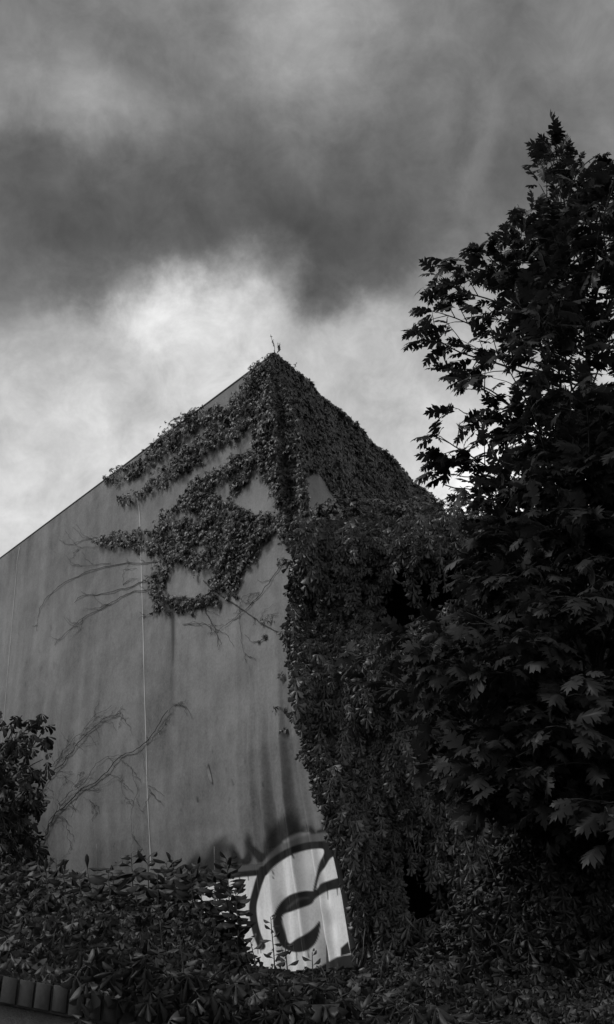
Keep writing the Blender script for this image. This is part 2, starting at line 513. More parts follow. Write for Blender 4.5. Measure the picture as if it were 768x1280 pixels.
lay(polym(gu, gv, cp([(655,618),(686,590),(698,640),(655,652)]), 1), BK)
lay(polym(gu, gv, cp([(505,728),(560,700),(640,655),(720,640),(720,760),(500,760)]), .9), .03)  # dark underside below the slanting hem, its shade painted as a black patch
for (dx_, dy_, dl_) in ((308,600,40),(320,612,26),(410,612,34),(470,636,46),(520,628,30),(232,318,36),(268,312,22),(372,300,28),(455,232,22),(600,384,30),(640,372,24)):
    lay(stroke(gu, gv, cp([(dx_, dy_ - 8), (dx_ + 2, dy_ + dl_)]), [.9, .5], .6), BK, .85)
lay(stroke(gu, gv, cp([(250,690),(300,560)]), [1,1], 1), .3, .5)
keep = (cover.reshape(GS.shape) > .02)
idx = np.arange(GS.size).reshape(GS.shape)
fk = keep[:-1, :-1] | keep[1:, :-1] | keep[1:, 1:] | keep[:-1, 1:]
q = np.stack([idx[:-1, :-1], idx[1:, :-1], idx[1:, 1:], idx[:-1, 1:]], -1)[fk]
used = np.unique(q); remap = np.zeros(GS.size, int); remap[used] = np.arange(len(used))
mb = MB(); mb.add(gp.reshape(-1, 3)[used], remap[q].ravel(), np.full(len(q), 4))
g = mb.build('graffiti', M_PAINT, hall, smooth=True)
attr(g, 'paint', paint[used]); attr(g, 'cover', np.clip(cover[used], 0, 1))
g['label'] = 'white letters outlined in thick black with black spray flames above'

# ---- right wall, back walls, roof, plinth
def Rw(s, z, off=0.0):
    s, z = np.broadcast_arrays(np.asarray(s, float), np.asarray(z, float))
    xy = A(z) + s[..., None] * RD + off * RN
    return np.concatenate([xy, z[..., None]], -1)
mb = MB(); S2, Z2 = np.meshgrid(np.linspace(0.0, RLEN, 60), np.linspace(ZB, ZT, 80), indexing='ij')
mb.grid(Rw(S2, Z2)[::-1]); wr = mb.build('wall', M_WALL, hall, smooth=True)
attr(wr, 'stain', np.zeros(S2.size))
wr['label'] = 'right wall hidden under creeper'
mb = MB(); zz2 = np.linspace(ZB, ZT, 30)
c1 = W(LLEN, zz2) ; c2 = Rw(RLEN, zz2); a2 = np.concatenate([A(zz2), zz2[:, None]], -1)
c3 = c1 + c2 - a2
mb.grid(np.stack([c1, c3, c2])); bw = mb.build('wall', M_WALL, hall, smooth=False); attr(bw, 'stain', np.zeros(90))
bw['label'] = 'plain rear walls'
mb = MB()
top = [np.append(A(ZT), ZT), Rw(RLEN, ZT), c3[-1], np.append(A(ZT) + LLEN * LD, ZT)]
top = [np.asarray(t, float) for t in top]
cen = sum(top) / 4
ins = [t + (cen - t) * .004 for t in top]
mb.poly([t - [0, 0, .12] for t in ins] + [t - [0, 0, .03] for t in ins], [(3,2,1,0),(4,5,6,7),(0,1,5,4),(1,2,6,5),(2,3,7,6),(3,0,4,7)])
mb.build('roof', M_ROOF, hall)
mb = MB()
b4 = [np.append(A(ZB), ZB), Rw(RLEN, ZB), c3[0], W(LLEN, ZB)]
b4 = [np.asarray(t, float) for t in b4]; cen = sum(b4) / 4
ins = [t + (cen - t) * .03 for t in b4]
mb.poly([np.array([t[0], t[1], 1.0]) for t in ins] + [np.array([t[0], t[1], ZB + .05]) for t in ins], [(3,2,1,0),(4,5,6,7),(0,1,5,4),(1,2,6,5),(2,3,7,6),(3,0,4,7)])
mb.build('plinth', M_PLINTH, hall)
mb = MB(); s_ = np.linspace(.05, LLEN, 90); mb.tube(W(s_, np.full(90, ZT - .02), .004), .014, 6)
mb.build('roof_edge', M_EDGE, hall, smooth=True)
# corner strip at the foot of the arris
mb = MB(); z_ = np.linspace(ZB + .02, 5.0, 60)
c = np.concatenate([A(z_), z_[:, None]], -1)
o1 = c + RN3 * .012 + np.append(RD, 0) * .004; o2 = o1 + np.append(RD, 0) * .10; o3 = o1 - np.append(LN, 0) * -.004
w0 = W(0 * z_, z_, .004)
mb.grid(np.stack([w0, w0 * .6 + o2 * .4 + RN3 * .01 , o2 + RN3 * .006])[::-1])
mb.build('corner_trim', M_TRIM, hall)
# welded seams of the sheet
for pts, hw in (([(171, 620), (173, 640), (176, 720), (179, 830), (183, 960), (188, 1085)], .014), ([(25, 684), (22, 700), (15, 780), (6, 880), (0, 960)], .010)):
    pu, pv = np.array(pts, float).T
    t = np.linspace(0, len(pts) - 1, 80)
    u = np.interp(t, np.arange(len(pts)), pu); v = np.interp(t, np.arange(len(pts)), pv)
    s, z = wall_hit(u, v); m = z < ZT - .02; s, z = s[m], z[m]
    wj = hw * (1 + .35 * np.sin(z * 7) * np.sin(z * 2.3))
    mb = MB(); mb.grid(np.stack([W(s - wj, z, .006), W(s + wj, z, .006)])); mb.build('seam_strip', M_SEAM, hall)
# torn flap
s, z = wall_hit(np.array([260.0]), np.array([958.0])); s2, z2 = wall_hit(np.array([265.0]), np.array([978.0]))
tt = np.linspace(0, 1, 10)
mb = MB(); sa = s[0] + (s2[0] - s[0]) * tt; za = z[0] + (z2[0] - z[0]) * tt
wd = .022 * np.sin(pi * tt) ** .7 + .002
mb.grid(np.stack([W(sa - wd * .4, za, .01), W(sa + wd, za, .045)])[::-1]); mb.build('torn_flap', M_EDGE, hall)

# ------------------------------------------------------------------ annexe
YF = 14.05
EZ = at(480, 657, YF)[2]
annexe = thing('annexe', 'dark flat-roofed annexe behind the creeper, with deep black openings beside the pale hall', 'building', (3, YF + 1, 1.9))
def fx(u, v): return at(u, v, YF)
X0, X1 = .25, 7.0
o1a, o1b = fx(462, 792), fx(592, 690)
d1a, d1b = fx(495, 1140), fx(568, 1005)
ax0, az0, ax1, az1 = o1a[0], o1a[2], o1b[0], o1b[2]
dx0, dz1, dx1 = d1a[0], d1b[2], d1b[0]
mb = MB()
def fb(x0, z0, x1, z1): mb.box((x0, YF, z0), (x1, YF + .3, z1))
fb(X0, az1, X1, EZ); fb(X0, az0, ax0, az1); fb(ax1, az0, X1, az1); fb(X0, dz1, X1, az0)
fb(X0, 1.5, dx0, dz1); fb(dx1, 1.5, X1, dz1)
mb.box((X1, YF + .0, 1.5), (X1 + .3, YF + 6, EZ))
mb.box((X0 + 3, YF + 5.7, 1.5), (X1, YF + 6, EZ))
mb.box((X0, YF + 1.5, 1.5), (X1, YF + 1.7, EZ))       # inner partition closes the openings' view
mb.build('wall', M_ANNEX, annexe)
mb = MB(); mb.box((X0 - .1, YF - .02, EZ + .003), (X1 + .4, YF + 6.1, EZ + .09)); mb.build('roof', M_ROOF, annexe)
for (xa, za, xb, zb) in ((ax0, az0, ax1, az1), (dx0, 2.0, dx1, dz1)):
    mb = MB(); w_ = .07
    mb.box((xa, YF - .02, za), (xa + w_, YF + .1, zb)); mb.box((xb - w_, YF - .02, za), (xb, YF + .1, zb))
    mb.box((xa + w_, YF - .02, zb - w_), (xb - w_, YF + .1, zb))
    mb.build('opening_frame', M_PLINTH, annexe)

# ------------------------------------------------------------------ ground
def cope(x): return np.clip(1.80 - .17 * (np.asarray(x, float) + 1.09), 1.42, 2.05)
def bump2(x, c, w): return np.exp(-((x - c) / w) ** 2)
def ridge(x):
    return np.interp(x, [-6, -2.0, -1.2, -.55, -.36, -.1, .3, .75, 1.2, 2.0, 6], [2.42, 2.36, 2.26, 2.10, 1.84, 1.78, 1.80, 1.84, 1.95, 2.15, 2.3])
def ground(x, y):
    x = np.asarray(x, float); y = np.asarray(y, float)
    front = cope(x) - .10
    g = np.where(y < 7, front + (ridge(x) - front) * sstep(4.2, 7.0, y), ridge(x) + (2.0 - ridge(x)) * sstep(7.0, 9.5, y))
    g = g + .04 * wob(x * 2, y * 2, 1) * sstep(4.3, 4.8, y)
    g = np.where(y > 60, 2.0 * sstep(200, 60, y), g)
    return np.where(y < 4.22, 0.0, g)
gx = np.concatenate([[-900, -300, -100, -40, -18, -10], np.arange(-6, 6.01, .15), [10, 18, 40, 100, 300, 900]])
gy = np.concatenate([[-900, -200, -50, -10, 0, 2, 3, 4.2, 4.2201], np.arange(4.3, 10, .15), [11, 12, 14, 18, 25, 40, 60, 100, 150, 200, 400, 900]])
GX, GY = np.meshgrid(gx, gy, indexing='ij')
mb = MB(); mb.grid(np.stack([GX, GY, ground(GX, GY)], -1))
gr = mb.build('ground', M_SOIL, smooth=False); gr['kind'] = 'structure'

# ------------------------------------------------------------------ brick-coped garden wall (retains the bank)
WY = 3.95
gw_ = thing('garden_wall', 'low roughcast garden wall with brick-on-edge coping at the bottom left corner', 'wall', (-1.5, WY + .1, 0))
mb = MB()
xs = np.linspace(-4.5, 5.0, 90)
prof = []
for x in xs:
    t = float(cope(x)) - .09
    prof.append([(x, WY + .03, 0), (x, WY + .03, t), (x, WY + .24, t), (x, WY + .24, 0)])
mb.grid(np.array(prof)); mb.build('wall_body', M_RENDER, gw_)
mb = MB()
x = -4.5
while x < 4.9:
    w_ = .052; z0 = float(cope(x)) ; z1 = float(cope(x + w_))
    h = .082; j = rng.uniform(-.004, .004); y0 = WY - .02 + rng.uniform(-.004, .004); y1 = WY + .255
    b_ = .002
    V = []
    for (xx, zt) in ((x, z0 + j), (x + b_, z0 + j), (x + w_ - b_, z1 + j), (x + w_, z1 + j)):
        inn = b_ if xx in (x, x + w_) else 0
        V.append([(xx, y0 + inn + b_ * .0, zt - h), (xx, y0 + inn, zt - b_ - inn), (xx, y0 + b_ + inn, zt - inn), (xx, y1 - b_, zt - inn), (xx, y1, zt - b_ - inn), (xx, y1, zt - h)])
    V = np.array(V); mb.grid(V)
    n = 6
    mb.poly(V[0], [tuple(range(n))]); mb.poly(V[-1], [tuple(range(n))[::-1]])
    x += w_ + .009
mb.build('coping', M_BRICK, gw_)
mb = MB()
for x in np.linspace(-4.5, 4.9, 60)[:-1]:
    x2 = x + 9.4 / 59
    mb.poly([(x, WY + .0, float(cope(x)) - .088), (x2, WY + .0, float(cope(x2)) - .088), (x2, WY + .0, float(cope(x2)) - .012), (x, WY + .0, float(cope(x)) - .012),
             (x, WY + .235, float(cope(x)) - .088), (x2, WY + .235, float(cope(x2)) - .088), (x2, WY + .235, float(cope(x2)) - .012), (x, WY + .235, float(cope(x)) - .012)],
            [(0,1,2,3),(7,6,5,4),(3,2,6,7)])
mb.build('mortar', M_PLINTH, gw_)

# ------------------------------------------------------------------ CREEPERS
def samp_poly(poly, n):
    poly = np.array(poly, float); lo = poly.min(0); hi = poly.max(0); out = []
    c = 0
    while c < n:
        p = rng.uniform(lo, hi, (n * 2, 2)); p = p[inpoly(p[:, 0], p[:, 1], poly)]
        out.append(p); c += len(p)
    return np.concatenate(out)[:n]

def samp_stroke(pts, ws, n):
    pts = np.array(pts, float); seg = np.linalg.norm(np.diff(pts, axis=0), axis=1)
    wm = (np.array(ws)[1:] + np.array(ws)[:-1]) / 2
    i = rng.choice(len(seg), n, p=seg * wm / (seg * wm).sum()); t = rng.random(n)
    d = np.diff(pts, axis=0)[i]; d /= np.linalg.norm(d, axis=1, keepdims=True)
    w = np.array(ws)[i] * (1 - t) + np.array(ws)[i + 1] * t
    o = rng.uniform(-1, 1, n); o = np.sign(o) * np.abs(o) ** .85
    return pts[i] * (1 - t[:, None]) + pts[i + 1] * t[:, None] + np.stack([-d[:, 1], d[:, 0]], 1) * (o * w)[:, None]

def clumpy(p, n_keep, scale, seed):
    f = wob(p[:, 0] / scale, p[:, 1] / scale, seed) + .5 * wob(p[:, 0] / scale * 2.7, p[:, 1] / scale * 2.7, seed + 4) + rng.normal(0, .35, len(p))
    return p[np.argsort(-f)[:n_keep]], None

def wall_leaves(mb, uv, hitfn, surf, nvec, lo, hi, size, tpl, down=1.0, jit=.45, tone_lo=0, tone_hi=1):
    s, z = hitfn(uv[:, 0], uv[:, 1]); n = len(s)
    off = lo + (hi - lo) * rng.random(n) ** 1.3 * (.55 + .45 * wob(s * 4, z * 4, 2))
    P = np.stack([surf(s[i:i+1], z[i:i+1], 0)[0] for i in range(0)]) if False else surf(s, z)
    P = P + nvec * off[:, None]
    tip = DOWN * down + nvec * .35 + rnd(n, jit)
    nr = nvec * .9 + np.array([0, 0, .55]) + rnd(n, .35)
    tone = np.clip(rng.normal(.45, .25, n) + .25 * wob(s * 1.5, z * 1.5, 6), 0, 1)
    put_leaves(mb, tpl, P, tip, nr, size * rng.uniform(.55, 1.25, n), tone)
    return P

def c1_(pts): return [(120 + x / 1.745, 420 + y / 1.745) for x, y in pts]
STK = [([(385,42),(374,80),(378,130),(392,200),(408,280),(432,350),(446,400),(452,450)], [5,26,44,48,44,34,34,40]),
       ([(372,70),(345,130),(300,190),(240,240),(180,290),(110,335),(55,362)], [22,34,34,22,17,13,7]),
       ([(310,172),(272,166),(240,172),(200,192),(158,232),(105,284),(62,302),(22,318)], [14,14,16,25,21,16,13,7]),
       ([(400,240),(360,255),(310,288),(255,312),(218,340),(198,372),(160,385),(130,405)], [26,20,14,17,18,13,5,4]),
       ([(210,340),(240,372),(290,395),(340,408),(400,408),(440,405)], [22,36,36,24,20,24]),
       ([(235,400),(285,445),(320,455),(380,432)], [32,42,28,8]),
       ([(240,425),(170,428),(120,440),(60,443),(8,452)], [34,28,20,19,8]),
       ([(300,480),(230,490),(170,470),(110,462)], [28,20,16,8]),
       ([(165,478),(138,528),(138,572),(170,588),(215,582),(255,572)], [15,14,18,18,13,8]),
       ([(345,450),(305,500),(275,540),(250,575)], [20,22,17,9]),
       ([(312,505),(304,535),(298,556)], [12,11,6]),
       ([(330,300),(312,320),(300,330)], [8,7,4]), ([(345,280),(322,262),(300,270)], [10,10,8]), ([(395,300),(430,335)], [10, 20])]
cw = thing('virginia_creeper', 'ragged creeper spreading in dark tongues over the upper left wall from the hall peak', 'climbing plant', W(np.array(2.0), np.array(8.0)), 'creepers climbing over the buildings')
mb = MB()
for i, (p, w_) in enumerate(STK):
    pp = np.array(c1_(p)); ww = np.array(w_) / 1.745 * (1.0 if i == 0 else .9)
    area = (np.linalg.norm(np.diff(pp, axis=0), axis=1) * (ww[1:] + ww[:-1])).sum()
    uv = samp_stroke(pp, ww * (1 + .0 * ww), int(area * .20) + 20)
    uv = uv + np.stack([2.2 * wob(uv[:, 0] / 7, uv[:, 1] / 7, 1), 3.0 * wob(uv[:, 0] / 8, uv[:, 1] / 6, 3)], 1)
    wall_leaves(mb, uv, wall_hit, W, LN3, .03, .24, .078, CREEP_LO)
    # ragged fringe of single shoots
    for _ in range(int(2 + len(pp) * 1.5)):
        b = samp_stroke(pp, ww, 1)[0]; a = rng.uniform(.25 * pi, 1.05 * pi); L = rng.uniform(6, 15)
        q = np.array([b, b + L * .6 * np.array([cos(a), sin(a)]), b + L * np.array([cos(a) * .8, sin(a) + .25])])
        wall_leaves(mb, samp_stroke(q, [4, 3, 1.2], int(L * 1.1)), wall_hit, W, LN3, .02, .14, .07, CREEP_LO)
    uv = samp_stroke(pp, ww * 1.18 + 1.2, int(area * .010) + 6)
    wall_leaves(mb, uv, wall_hit, W, LN3, .02, .09, .06, CREEP_LO)
mb.build('foliage', M_ROOFLEAF, cw)

def stem_mesh(mb, pts, r0, r1, off=.02, jitter=1.6, sub=10):
    pts = np.array(pts, float); n = (len(pts) - 1) * sub + 1
    t = np.linspace(0, len(pts) - 1, n)
    u = np.interp(t, np.arange(len(pts)), pts[:, 0]); v = np.interp(t, np.arange(len(pts)), pts[:, 1])
    ker = np.ones(5) / 5
    for _ in range(2):
        u[2:-2] = np.convolve(u, ker, 'valid'); v[2:-2] = np.convolve(v, ker, 'valid')
    ph = rng.uniform(0, 6)
    u = u + jitter * (wob(t * 2.3, 0, ph) * .6 + .45 * wob(t * 7, 0, ph + 1)); v = v + jitter * (wob(t * 2.1, 0, ph + 2) * .6 + .45 * wob(t * 6.1, 0, ph + 3))
    s, z = wall_hit(u, v)
    P = W(s, z) + LN3 * (off + .012 * wob(t * 3, 0, ph))[:, None]
    mb.tube(P, np.linspace(r0, r1, n), 5)
def c6(pts): return [(x / 2.133, 660 + y / 2.133) for x, y in pts]
TW = [([(430,88),(330,95),(240,115),(170,150),(125,185),(105,230),(100,275)], 9), ([(420,115),(360,155),(280,175),(215,185),(205,200)], 10),
      ([(415,160),(350,170),(300,200),(230,240),(180,280),(148,312)], 9), ([(330,155),(330,120),(345,95)], 5), ([(265,28),(220,35),(185,48),(160,30)], 7),
      ([(275,50),(230,52),(200,62)], 4), ([(545,140),(580,175),(640,210),(690,250),(755,282)], 15), ([(760,95),(720,150),(660,215),(610,250),(580,280)], 7),
      ([(545,205),(555,240),(578,272),(580,318)], 10), ([(490,255),(550,255),(575,275)], 7), ([(640,215),(640,270),(650,330),(670,350)], 5),
      ([(660,215),(700,170),(650,180),(640,200)], 5), ([(430,215),(400,230),(370,240)], 6), ([(300,200),(260,215),(225,220)], 5), ([(690,250),(720,240),(750,235)], 5),
      ([(300,95),(240,100),(200,105)],5), ([(230,240),(215,262),(200,280)],4), ([(700,290),(720,285),(690,310)],4)]
def side_twigs(mb, p, k):
    p = np.array(c6(p), float)
    for _ in range(k):
        i = rng.integers(0, len(p) - 1); b = p[i] + (p[i+1] - p[i]) * rng.random(); d = p[i+1] - p[i]
        a = math.atan2(d[1], d[0]) + rng.choice([-1, 1]) * rng.uniform(.3, .9); L = rng.uniform(6, 26)
        q = [b, b + .5 * L * np.array([cos(a), sin(a)]), b + L * np.array([cos(a + rng.uniform(-.6, .6)), sin(a + rng.uniform(-.2, .9))])]
        stem_mesh(mb, q, .0036, .0018, .016, 1.6)
for p, r in TW:
    mb = MB(); stem_mesh(mb, c6(p), r * .0008, r * .0004); side_twigs(mb, p, 3); mb.build('stem', M_STEM, cw)
# small leaves scattered along the runners at the right
for p in (c6([(690,310),(720,285),(760,280)]), c6([(715,485),(740,487),(768,480)]), c6([(755,400),(768,395)]), c6([(700,245),(740,238)]), c6([(752,80),(760,110)]), c6([(758,540),(766,545)])):
    mb = MB(); uv = samp_stroke(p, [4] * len(p), 8); wall_leaves(mb, uv, wall_hit, W, LN3, .02, .07, .06, CREEP_LO); mb.build('foliage', M_ROOFLEAF, cw)
for (u, v, du, dv, k) in ((343,442,-3,-24,7),(346,442,6,-14,5),(364,462,9,-9,4),(347,440,2,-12,6)):
    tt = np.linspace(0, 1, 8)
    dep = 14.05 if u > 300 else float(W(*[a[0] for a in wall_hit(np.array([u]), np.array([v + 4]))])[1])
    P = at(u + du * tt + 1.5 * np.sin(tt * 5), v + dv * tt, dep + .02 * np.sin(tt * 4))
    mb = MB(); mb.tube(P, np.linspace(.006, .003, 8), 4)
    ii = rng.uniform(.3, 1, k); Q = np.stack([np.interp(ii, tt, P[:, j]) for j in range(3)], 1)
    put_leaves(mb, CREEP_LO, Q, rnd(k, .8) + [0, 0, .2], rnd(k, .5) + [-.3, -.8, .4], .045 * rng.uniform(.6, 1.2, k), rng.random(k))
    mb.build('shoot', M_ROOFLEAF, cw)


# right slope of the peak
cg = thing('virginia_creeper', 'dense creeper sheet covering the right side of the hall peak above the annexe roof', 'climbing plant', Rw(np.array(2.0), np.array(10.0)), 'creepers climbing over the buildings')
rhit = lambda u, v: wall_hit(u, v, RD, RN)
GP = [(345,440),(372,458),(420,495),(470,540),(515,590),(545,628),(548,640),(470,656),(440,654),(418,618),(397,588),(382,592),(368,640),(362,620),(352,540),(342,470)]
mb = MB()
uv = samp_poly(GP, 8200)
def gable(uv, lo, hi, size):
    s, z = rhit(uv[:, 0], uv[:, 1]); n = len(s)
    lump = .5 + .5 * wob(s * 2.1, z * 2.1, 2)
    off = (lo + (hi - lo) * rng.random(n) * lump) * np.interp(s, [0, 1.5, 3], [.45, .75, 1])
    z = np.minimum(z, ZT - .06 + .06 * rng.random(n))
    P = Rw(s, z) + RN3 * off[:, None]
    tip = DOWN + RN3 * .3 + rnd(n, .4); nr = RN3 * .9 + np.array([0, 0, .5]) + rnd(n, .35)
    put_leaves(mb, CREEP_LO, P, tip, nr, size * rng.uniform(.55, 1.3, n), np.clip(rng.normal(.4, .22, n) + .3 * (lump - .5), 0, 1))
gable(uv, .02, .19, .088)
# corner spine, thick, wrapping the arris from the peak to the eave
uv = samp_stroke([(343,440),(352,500),(363,585),(370,640),(376,668)], [5, 12, 15, 15, 18], 1500)
uv = uv[uv[:, 1] > 441]
gable(uv, .03, .16, .08)
mb.build('foliage', M_ROOFLEAF, cg)

# curtain on the annexe and lower corner
cc = thing('virginia_creeper', 'thick hanging curtain of creeper over the annexe front and the lower hall corner', 'climbing plant', (1.5, YF - .4, 2.0), 'creepers climbing over the buildings')
CAVE1 = [(450,722),(466,708),(482,716),(497,736),(512,728),(528,742),(540,722),(556,700),(572,676),(590,668),(600,705),(578,722),(556,730),(544,746),(516,752),(498,764),(470,752),(456,742)]
CAVE2 = [(505,1030),(518,1012),(530,1030),(540,1066),(556,1088),(568,1112),(548,1130),(520,1140),(502,1128),(496,1080)]
def cull(P, holes):
    u, v = proj(P); m = np.ones(len(P), bool)
    for h in holes: m &= ~inpoly(u + rng.normal(0, 9, len(u)), v + rng.normal(0, 10, len(u)), h)
    return m
def bulge(u, v):
    """how far the foliage stands off the annexe front (m)"""
    b = .36 + .30 * wob(u / 55, v / 90, 1.3) + .20 * wob(u / 20, v / 34, 5)
    sw = np.interp(u, [400, 450, 560, 640, 768], [815, 800, 765, 715, 660])      # swag below the upper opening
    b = b + .55 * np.exp(-((v - sw - 25) / 40.) ** 2) + .35 * sstep(800, 950, v)
    b = b + .35 * np.exp(-((v - 668) / 20.) ** 2)
    return np.maximum(b, .06)
def arris_u(v): return np.interp(v, [600, 690, 780, 850, 920, 980, 1030, 1090, 1200], [366, 371, 362, 368, 376, 396, 417, 442, 452])
def curtain(mb, poly, n, klo, khi, step, size, tpl, holes, extra=0., tone=(.45, .27), spread=.5):
    st = samp_poly(poly, n)
    for (u, v) in st:
        k = int(rng.integers(klo, khi)); b = float(bulge(u, v)) + rng.uniform(-.12, .15) + extra
        p0 = at(u, v, YF - max(b, .05))
        i = np.arange(k)
        P = p0 + np.stack([np.cumsum(rng.normal(0, step * .45, k)), np.cumsum(rng.normal(-.004, step * .3, k)), -step * i * rng.uniform(.8, 1.1)], 1)
        uu, vv = proj(P)
        m = cull(P, holes) & (uu > arris_u(vv) - 4 + rng.normal(0, 3.5, k))
        P = P[m]; k = len(P)
        if k == 0: continue
        side = np.where(np.arange(k) % 2 == 0, 1, -1)[:, None]
        tip = DOWN * .9 + np.array([.55, 0, 0]) * side * rng.uniform(.1, 1, (k, 1)) + np.array([0, -.45, 0]) + rnd(k, .18)
        nr = np.array([0, -.75, .75]) + rnd(k, spread * .45)
        tn = np.clip(rng.normal(*tone) + rng.normal(0, .18, k), 0, 1)
        put_leaves(mb, tpl, P, tip, nr, size * rng.uniform(.6, 1.25) * rng.uniform(.75, 1.15, k), tn)
mb = MB()
H = [CAVE1, CAVE2]
curtain(mb, [(365,640),(400,652),(470,652),(480,700),(460,800),(470,900),(480,1000),(470,1090),(440,1060),(410,1010),(372,900),(360,780)], 760, 4, 13, .075, .12, CREEP_HI, H)
curtain(mb, [(380,645),(470,648),(560,634),(640,640),(780,655),(780,690),(600,662),(575,662),(540,688),(500,700),(440,700),(380,700)], 520, 3, 8, .07, .115, CREEP_HI, H)
curtain(mb, [(430,790),(500,770),(560,748),(620,700),(790,665),(790,1010),(640,1010),(575,980),(545,990),(480,990),(430,900)], 1050, 4, 13, .075, .12, CREEP_HI, H)
curtain(mb, [(420,960),(500,960),(545,985),(520,1010),(500,1060),(500,1150),(455,1150)], 190, 4, 14, .075, .12, CREEP_HI, H)
curtain(mb, [(560,990),(790,980),(790,1190),(600,1190),(570,1120),(548,1050)], 380, 4, 13, .075, .115, CREEP_HI, H)
curtain(mb, [(436,1100),(500,1140),(560,1140),(600,1180),(600,1215),(450,1215)], 110, 3, 8, .09, .12, CREEP_HI, [])
curtain(mb, [(455,690),(600,650),(600,690),(520,715),(470,700)], 34, 3, 9, .09, .12, CREEP_HI, [], .1)
curtain(mb, [(500,985),(560,985),(570,1050),(505,1010)], 22, 3, 12, .10, .13, CREEP_HI, [], .1)
# leaves laid along the top of the annexe
n = 2600
P = np.stack([rng.uniform(X0 - .1, X1, n), rng.uniform(YF - .45, YF + .8, n), np.zeros(n)], 1)
P[:, 2] = EZ + .16 + np.maximum(0, .06 + .10 * wob(P[:, 0] * 3, P[:, 1], 2) + rng.normal(0, .05, n)) + .06 * bump2(P[:, 0], 2.3, .5) - .10 * sstep(3, 4, P[:, 0])
put_leaves(mb, CREEP_LO, P, rnd(n, .6) + [0, -.7, -.3], rnd(n, .35) + [0, -.3, .9], .10 * rng.uniform(.6, 1.2, n), rng.random(n))
mb.build('foliage', M_CREEP, cc, smooth=True)
# bare hanging stems of the curtain
for pts, r in (([(470,1130),(478,1170),(484,1205),(492,1232)], .006), ([(452,1110),(458,1160),(452,1200)], .005), ([(492,990),(488,1040),(494,1090),(490,1130)], .007),
               ([(440,800),(444,880),(438,960),(446,1040)], .009), ([(520,970),(516,1030),(520,1075)], .006), ([(463,1170),(474,1210),(478,1236)], .005), ([(560,1005),(558,1060),(563,1110)], .006)):
    pu, pv = np.array(pts, float).T; t = np.linspace(0, len(pts) - 1, 24)
    P = at(np.interp(t, range(len(pts)), pu) + 1.2 * np.sin(t * 4), np.interp(t, range(len(pts)), pv), YF - .75 + .05 * np.sin(t * 3))
    mb = MB(); mb.tube(P, np.linspace(r, r * .6, 24), 5); mb.build('stem', M_PALESTEM, cc)

# dead vine fan low on the wall
dv = thing('dead_vine', 'bare dead vine fanning up the lower left wall beside the left shrub', 'climbing plant', W(np.array(4.6), np.array(3.2)))
DV = [([(60,860),(120,830),(150,770),(210,710),(270,670),(320,615),(390,575),(455,490)], 20), ([(100,720),(150,650),(200,600),(250,530),(320,495)], 16),
      ([(120,650),(150,630),(200,570),(250,510),(300,475)], 9), ([(320,615),(355,640),(370,700),(352,770),(355,860)], 7), ([(200,770),(215,700),(260,690),(330,660)], 6),
      ([(120,830),(150,765),(180,770),(195,830),(200,860)], 10), ([(140,650),(180,665),(215,690),(222,650)], 6), ([(120,860),(130,790),(180,720),(230,680),(280,610),(330,605)], 10),
      ([(100,690),(130,690),(165,620),(210,580),(265,570)], 7), ([(455,490),(468,470),(480,468)], 5), ([(390,575),(430,545),(460,500),(455,525)], 5), ([(250,530),(300,500),(328,490),(330,520)], 5),
      ([(160,760),(200,700),(215,655)], 6), ([(330,660),(330,710),(345,745)], 4), ([(385,600),(395,680),(405,705)], 4), ([(60,760),(100,735),(135,700)], 9), ([(150,640),(175,600),(205,550)], 6),
      ([(230,720),(260,735),(265,770)],4)]
for p, r in DV:
    mb = MB(); stem_mesh(mb, c6(p), r * .0006, r * .0003, .034, 2.6); side_twigs(mb, p, 5); mb.build('stem', M_DEAD, dv)

# ------------------------------------------------------------------ creeper over the bank and garden wall
cb = thing('virginia_creeper', 'creeper sprawling over the bank and spilling over the brick coping along the bottom', 'ground creeper', (-.5, 5, 1.6), 'creepers climbing over the buildings')
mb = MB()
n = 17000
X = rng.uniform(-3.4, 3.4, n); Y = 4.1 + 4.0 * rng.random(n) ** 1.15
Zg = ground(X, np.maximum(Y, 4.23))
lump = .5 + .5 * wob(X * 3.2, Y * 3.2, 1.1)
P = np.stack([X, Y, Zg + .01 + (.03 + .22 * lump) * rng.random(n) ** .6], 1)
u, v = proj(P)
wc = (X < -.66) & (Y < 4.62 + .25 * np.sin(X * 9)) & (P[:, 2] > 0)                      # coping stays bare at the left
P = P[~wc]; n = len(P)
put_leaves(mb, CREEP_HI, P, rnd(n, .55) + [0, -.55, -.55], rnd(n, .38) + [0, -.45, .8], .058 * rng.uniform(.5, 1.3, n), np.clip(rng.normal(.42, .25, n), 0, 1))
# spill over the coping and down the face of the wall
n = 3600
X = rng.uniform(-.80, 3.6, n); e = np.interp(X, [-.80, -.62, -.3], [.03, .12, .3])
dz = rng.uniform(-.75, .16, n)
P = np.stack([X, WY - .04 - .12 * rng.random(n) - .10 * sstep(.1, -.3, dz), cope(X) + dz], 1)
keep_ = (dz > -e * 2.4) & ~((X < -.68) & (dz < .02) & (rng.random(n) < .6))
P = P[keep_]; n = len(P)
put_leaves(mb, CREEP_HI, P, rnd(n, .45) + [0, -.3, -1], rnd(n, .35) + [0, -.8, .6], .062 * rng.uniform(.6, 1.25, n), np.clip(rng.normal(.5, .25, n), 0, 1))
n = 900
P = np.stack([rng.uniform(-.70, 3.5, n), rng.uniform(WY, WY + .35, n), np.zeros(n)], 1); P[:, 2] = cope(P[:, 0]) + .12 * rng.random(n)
put_leaves(mb, CREEP_HI, P, rnd(n, .5) + [0, -.6, -.4], rnd(n, .35) + [0, -.5, .8], .064 * rng.uniform(.6, 1.2, n), np.clip(rng.normal(.5, .25, n), 0, 1))
